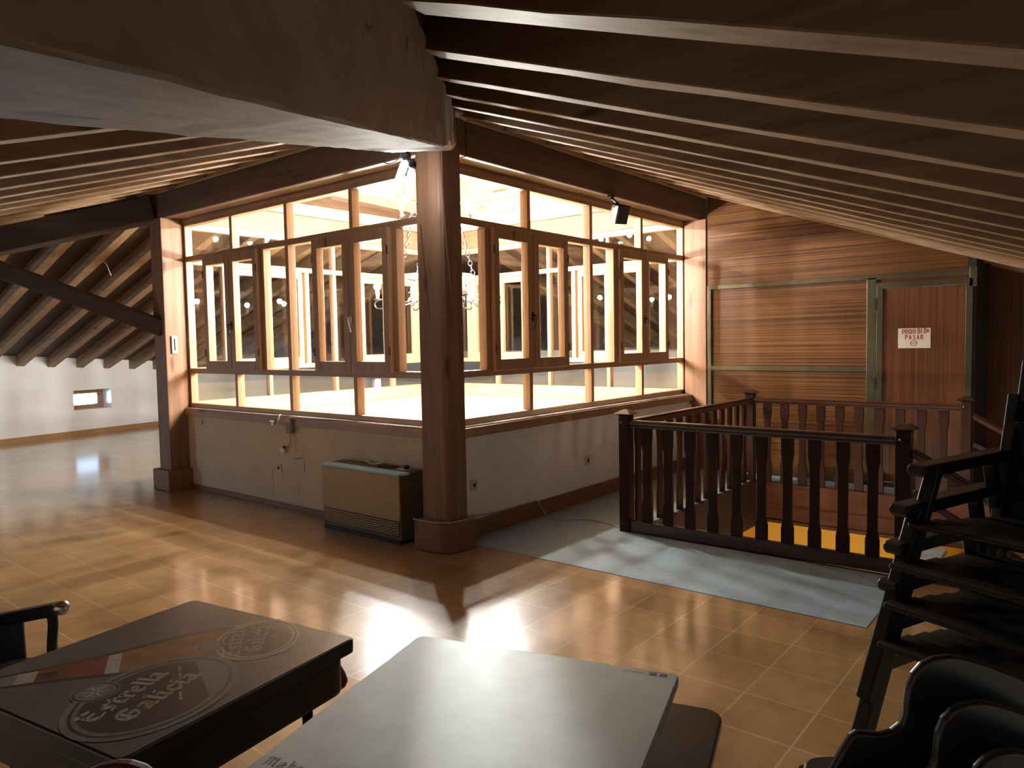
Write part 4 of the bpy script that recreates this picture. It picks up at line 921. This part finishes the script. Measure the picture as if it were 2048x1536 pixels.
# ------------------------------------------------------------------ chairs
def armchair(name, lab, cat, loc, rotz, grp, m='darkwood', seat_m='slat', tip='darkwood'):
    root = bpy.data.objects.new(name, None); C.objects.link(root); tag(root, lab, cat, grp); root['_o'] = [0, 0, 0]
    for s_ in (-1, 1):
        y = 0.25*s_
        MB().bar((0.43, y*0.94, 0.0), (0.155, y*0.94, 0.61), 0.05, 0.035, up=(1, 0, 0.3)).build('leg', m, root, bevel=0.006)
        MB().bar((-0.36, y*0.94, 0.0), (-0.20, y*0.94, 0.61), 0.045, 0.035, up=(1, 0, 0.3)).build('leg', m, root, bevel=0.006)
        b = MB(); pts = curve([(0.25, y, 0.61), (0.235, y, 0.615), (0.1, y, 0.625), (-0.1, y, 0.63), (-0.30, y, 0.64)], 4)
        poly = [(-0.32, -0.016), (0.225, -0.024), (0.245, -0.02), (0.257, -0.006), (0.257, 0.008), (0.245, 0.02), (0.22, 0.022), (-0.32, 0.022)]
        b.prism(poly, lambda x, z, tt: (x, y-0.035+tt, 0.62+z-x*0.02), 0.07); a = b.build('arm', m, root, bevel=0.008, seg=3)
        MB().bar((-0.30, y*0.9, 0.36), (-0.44, y*0.9, 0.98), 0.04, 0.03, up=(1, 0, 0.3)).build('back_post', m, root, bevel=0.005)
    b = MB()
    for k in range(6): x = -0.21+0.095*k; b.box((x, -0.225, 0.385+0.01*k), (x+0.08, 0.225, 0.405+0.01*k))
    b.build('seat', seat_m, root, bevel=0.008)
    b = MB()
    for k in range(4): z = 0.55+0.11*k; x = -0.36-(z-0.55)*0.22; b.hexa([(x-0.012, -0.22, z), (x+0.012, -0.22, z), (x+0.012, 0.22, z), (x-0.012, 0.22, z), (x-0.03, -0.22, z+0.08), (x-0.006, -0.22, z+0.08), (x-0.006, 0.22, z+0.08), (x-0.03, 0.22, z+0.08)])
    b.build('backrest', m, root, bevel=0.004)
    b = MB().box((-0.22, -0.235, 0.345), (0.30, -0.215, 0.385)).box((-0.22, 0.215, 0.345), (0.30, 0.235, 0.385)); b.build('seat_frame', m, root)
    root.location = loc; root.rotation_euler = (0, 0, rotz)
    return root
fx = V((-0.929, 0.370, 0))
labs = ['dark wooden armchair at the bottom of the tall stack beside the stairwell', 'dark wooden armchair second from the bottom of the tall stack beside the stairwell', 'dark wooden armchair second from the top of the tall stack beside the stairwell', 'dark wooden armchair on top of the tall stack, its arm against the newel post']
sh = [0.0, 0.03, 0.06, 0.16]
proto = None
for k in range(4):
    p = V((-1.02, -3.545, 0.127*k)) - fx*sh[k]
    if proto is None:
        proto = armchair('armchair', labs[0], 'chair', p, math.radians(158.3), 'dark wooden armchairs in the tall stack')
    else:
        rcopy = proto.copy(); C.objects.link(rcopy); rcopy.location = p; rcopy['label'] = labs[k]
        for chd in list(proto.children):
            c2 = chd.copy(); C.objects.link(c2); c2.parent = rcopy
for k in range(4):
    p = V((-0.07, -3.925, 0.127*k)) - fx*sh[k]*0.5
    rcopy = proto.copy(); C.objects.link(rcopy); rcopy.location = p
    rcopy['label'] = 'dark wooden armchair %s the rear stack behind the tall stack' % ('at the bottom of', 'second from the bottom in', 'second from the top in', 'on top of')[k]; rcopy['group'] = 'dark wooden armchairs in the rear stack'
    for chd in list(proto.children):
        c2 = chd.copy(); C.objects.link(c2); c2.parent = rcopy
# chair beyond the printed table, at the picture edge
t = thing('metal_chair', 'black terrace chair with a rounded silver arm end behind the printed table', 'chair', (-3.3, -1.0, 0))
A1, A0 = at(128, 1210, 2.45), at(-60, 1240, 2.55)
dv = (A1-A0).normalized(); sd = V((dv.y, -dv.x, 0)).normalized()
for off, lab in ((V((0, 0, 0)), 1), (-sd*-0.50, 0)):
    o_ = off
    b = MB(); b.bar(A0-dv*0.2+o_-V((0, 0, 0.045)), A1-dv*0.02+o_-V((0, 0, 0.03)), 0.05, 0.042, seg=1); arm_ = b.build('arm', 'black', t, bevel=0.008)
    MB().lathe([(0.004, -0.03), (0.018, -0.028), (0.024, -0.015), (0.024, 0.012), (0.014, 0.024), (0.003, 0.026)], A1-dv*0.012+o_-V((0, 0, 0.008)), 14, dv.to_track_quat('Z', 'Y').to_matrix()).build('arm_end', 'steel', arm_, smooth=True)
    q = A1-dv*0.055+o_
    MB().tube(curve([q-V((0, 0, 0.015)), q+dv*0.006-V((0, 0, 0.06)), q-dv*0.004-V((0, 0, 0.15)), (q.x-dv.x*0.01, q.y-dv.y*0.01, 0.25), (q.x+dv.x*0.01, q.y+dv.y*0.01, 0.0)]), 0.016, 10).build('leg', 'black', t, smooth=True)
    q = A0+dv*0.02+o_; MB().bar((q.x-dv.x*0.08, q.y-dv.y*0.08, 0.0), (q.x, q.y, q.z-0.03), 0.035, 0.03, up=dv).build('leg', 'black', t)
nrm = V((F.x, F.y, 0)).normalized(); b = MB(); pin = [at(x, y, 2.53) for x, y in ((-60, 1246), (43, 1236), (46, 1280), (50, 1330), (-60, 1350))]; n = len(pin)
b.v += pin + [p + nrm*0.015 for p in pin]; b.f.append(list(range(n-1, -1, -1))); b.f.append(list(range(n, 2*n))); b.mi += [0, 0]
for i in range(n): b.f.append([i, (i+1) % n, n+(i+1) % n, n+i]); b.mi.append(0)
b.build('side_panel', 'black', t, bevel=0.004)
sc = (A0+A1)/2 + sd*0.25; rotm = Matrix((dv, sd, V((0, 0, 1)))).transposed()
b = MB(); b.obox(V((sc.x, sc.y, 0.42))-dv*0.05, (0.42, 0.46, 0.025), rotm); b.build('seat', 'black', t, bevel=0.01)
b = MB(); b.obox(V((sc.x, sc.y, 0.62))-dv*0.29, (0.025, 0.46, 0.40), rotm); b.build('backrest', 'black', t, bevel=0.01)
# chair back right in front of the camera (only the crown shows)
t = thing('wooden_chair', 'reddish chair whose rounded back just enters at the lower frame edge', 'chair', (-3.55, -3.0, 0))
d1 = 1.02; b = MB(); poly = [(150, 1575), (163, 1552), (188, 1539), (222, 1532), (252, 1534), (280, 1543), (300, 1558), (308, 1575)]
low = [(310, 1800), (148, 1800)]
pin = [at(x, y, d1) for x, y in poly+low]; n = len(pin); b.v += pin + [p+nrm*0.025 for p in pin]
b.f.append(list(range(n-1, -1, -1))); b.f.append(list(range(n, 2*n))); b.mi += [0, 0]
for i in range(n): b.f.append([i, (i+1) % n, n+(i+1) % n, n+i]); b.mi.append(0)
b.build('backrest', 'redwood', t, bevel=0.008)
pc = at(228, 1700, d1+0.01); pc.z = 0
sdv = V((R.x, R.y, 0)).normalized()
MB().prism([(-0.17, -0.36), (0.17, -0.36), (0.17, 0.02), (-0.17, 0.02)], lambda x, y, s: pc - nrm*-0.0 + sdv*x - nrm*y*-1 + V((0, 0, 0.43+s)), 0.03).build('seat', 'redwood', t, bevel=0.008)
for sx in (-0.15, 0.15):
    for sy in (-0.33, 0.0):
        p = pc + sdv*sx + nrm*sy; MB().tube([(p.x, p.y, 0), (p.x, p.y, 0.43 if sy else 0.72)], 0.016, 8).build('leg', 'redwood', t)
# nested plastic chairs at the lower right
outline = [(1640, 1580), (1668, 1532), (1686, 1500), (1703, 1473), (1716, 1465), (1738, 1467), (1762, 1469), (1786, 1463), (1803, 1450), (1811, 1430), (1813, 1405), (1817, 1375), (1828, 1349), (1846, 1329), (1872, 1317), (1902, 1313), (1935, 1318), (1980, 1332), (2040, 1356), (2110, 1395), (2180, 1450), (2230, 1520), (2250, 1640)]
labsp = ['dark plastic chair on top of the nested stack by the camera, whole arm showing', 'dark plastic chair in the middle of the nested stack by the camera', 'dark plastic chair nearest the camera in the nested stack, only its crown showing']
for k in range(3):
    dep = 1.22-0.075*k; dx, dy = (0, 0) if k == 0 else ((60, 92) if k == 1 else (128, 190))
    base = at(2060+dx, 1500, dep); 
    t = thing('plastic_chair', labsp[k], 'chair', (base.x, base.y, 0), 'nested dark plastic chairs')
    pts = [(x+dx, y+dy) for x, y in outline] + [(2250+dx, 1990+dy), (1640+dx, 1990+dy)]
    b = MB(); front = []; rows = []
    pin = [at(x, y, dep) for x, y in pts]; n = len(pin); c0 = at(1990+dx, 1600+dy, dep)
    back = [p + nrm*0.016 for p in pin]
    # rolled rim: inner offset loop slightly nearer the camera than the edge
    b.v += pin + back
    b.f.append(list(range(n-1, -1, -1))); b.f.append(list(range(n, 2*n))); b.mi += [0, 0]
    for i in range(n): b.f.append([i, (i+1) % n, n+(i+1) % n, n+i]); b.mi.append(0)
    b.build('backrest', 'plastic', t, bevel=0.006, seg=4)
    q = V((base.x, base.y, 0)); zt = 0.40+0.05*(2-k)
    b = MB(); b.prism(rrect(-0.22, 0.02, 0.22, 0.44, 0.06), lambda x, y, s: q + sdv*x + nrm*y + V((0, 0, zt+s)), 0.02); b.build('seat', 'plastic', t, bevel=0.006)
    for sx in (-0.2, 0.2):
        for sy in (0.03, 0.42):
            p = q + sdv*sx + nrm*sy; p2 = q + sdv*sx*1.1 + nrm*(sy*1.06); MB().tube([(p2.x, p2.y, 0.0 if k == 2 else zt-0.38), (p.x, p.y, zt)], 0.018, 8).build('leg', 'plastic', t)

# ------------------------------------------------------------------ world, view
w = bpy.data.worlds.new('world'); S.world = w; w.use_nodes = True
bg = w.node_tree.nodes['Background']; bg.inputs[0].default_value = (0.42, 0.70, 1.0, 1); bg.inputs[1].default_value = 220.0
S.view_settings.view_transform = 'Standard'; S.view_settings.look = 'None'; S.view_settings.gamma = 1.0; S.view_settings.exposure = 0.2
S.view_settings.use_curve_mapping = False
for o in S.objects:
    if '_o' in o: del o['_o']
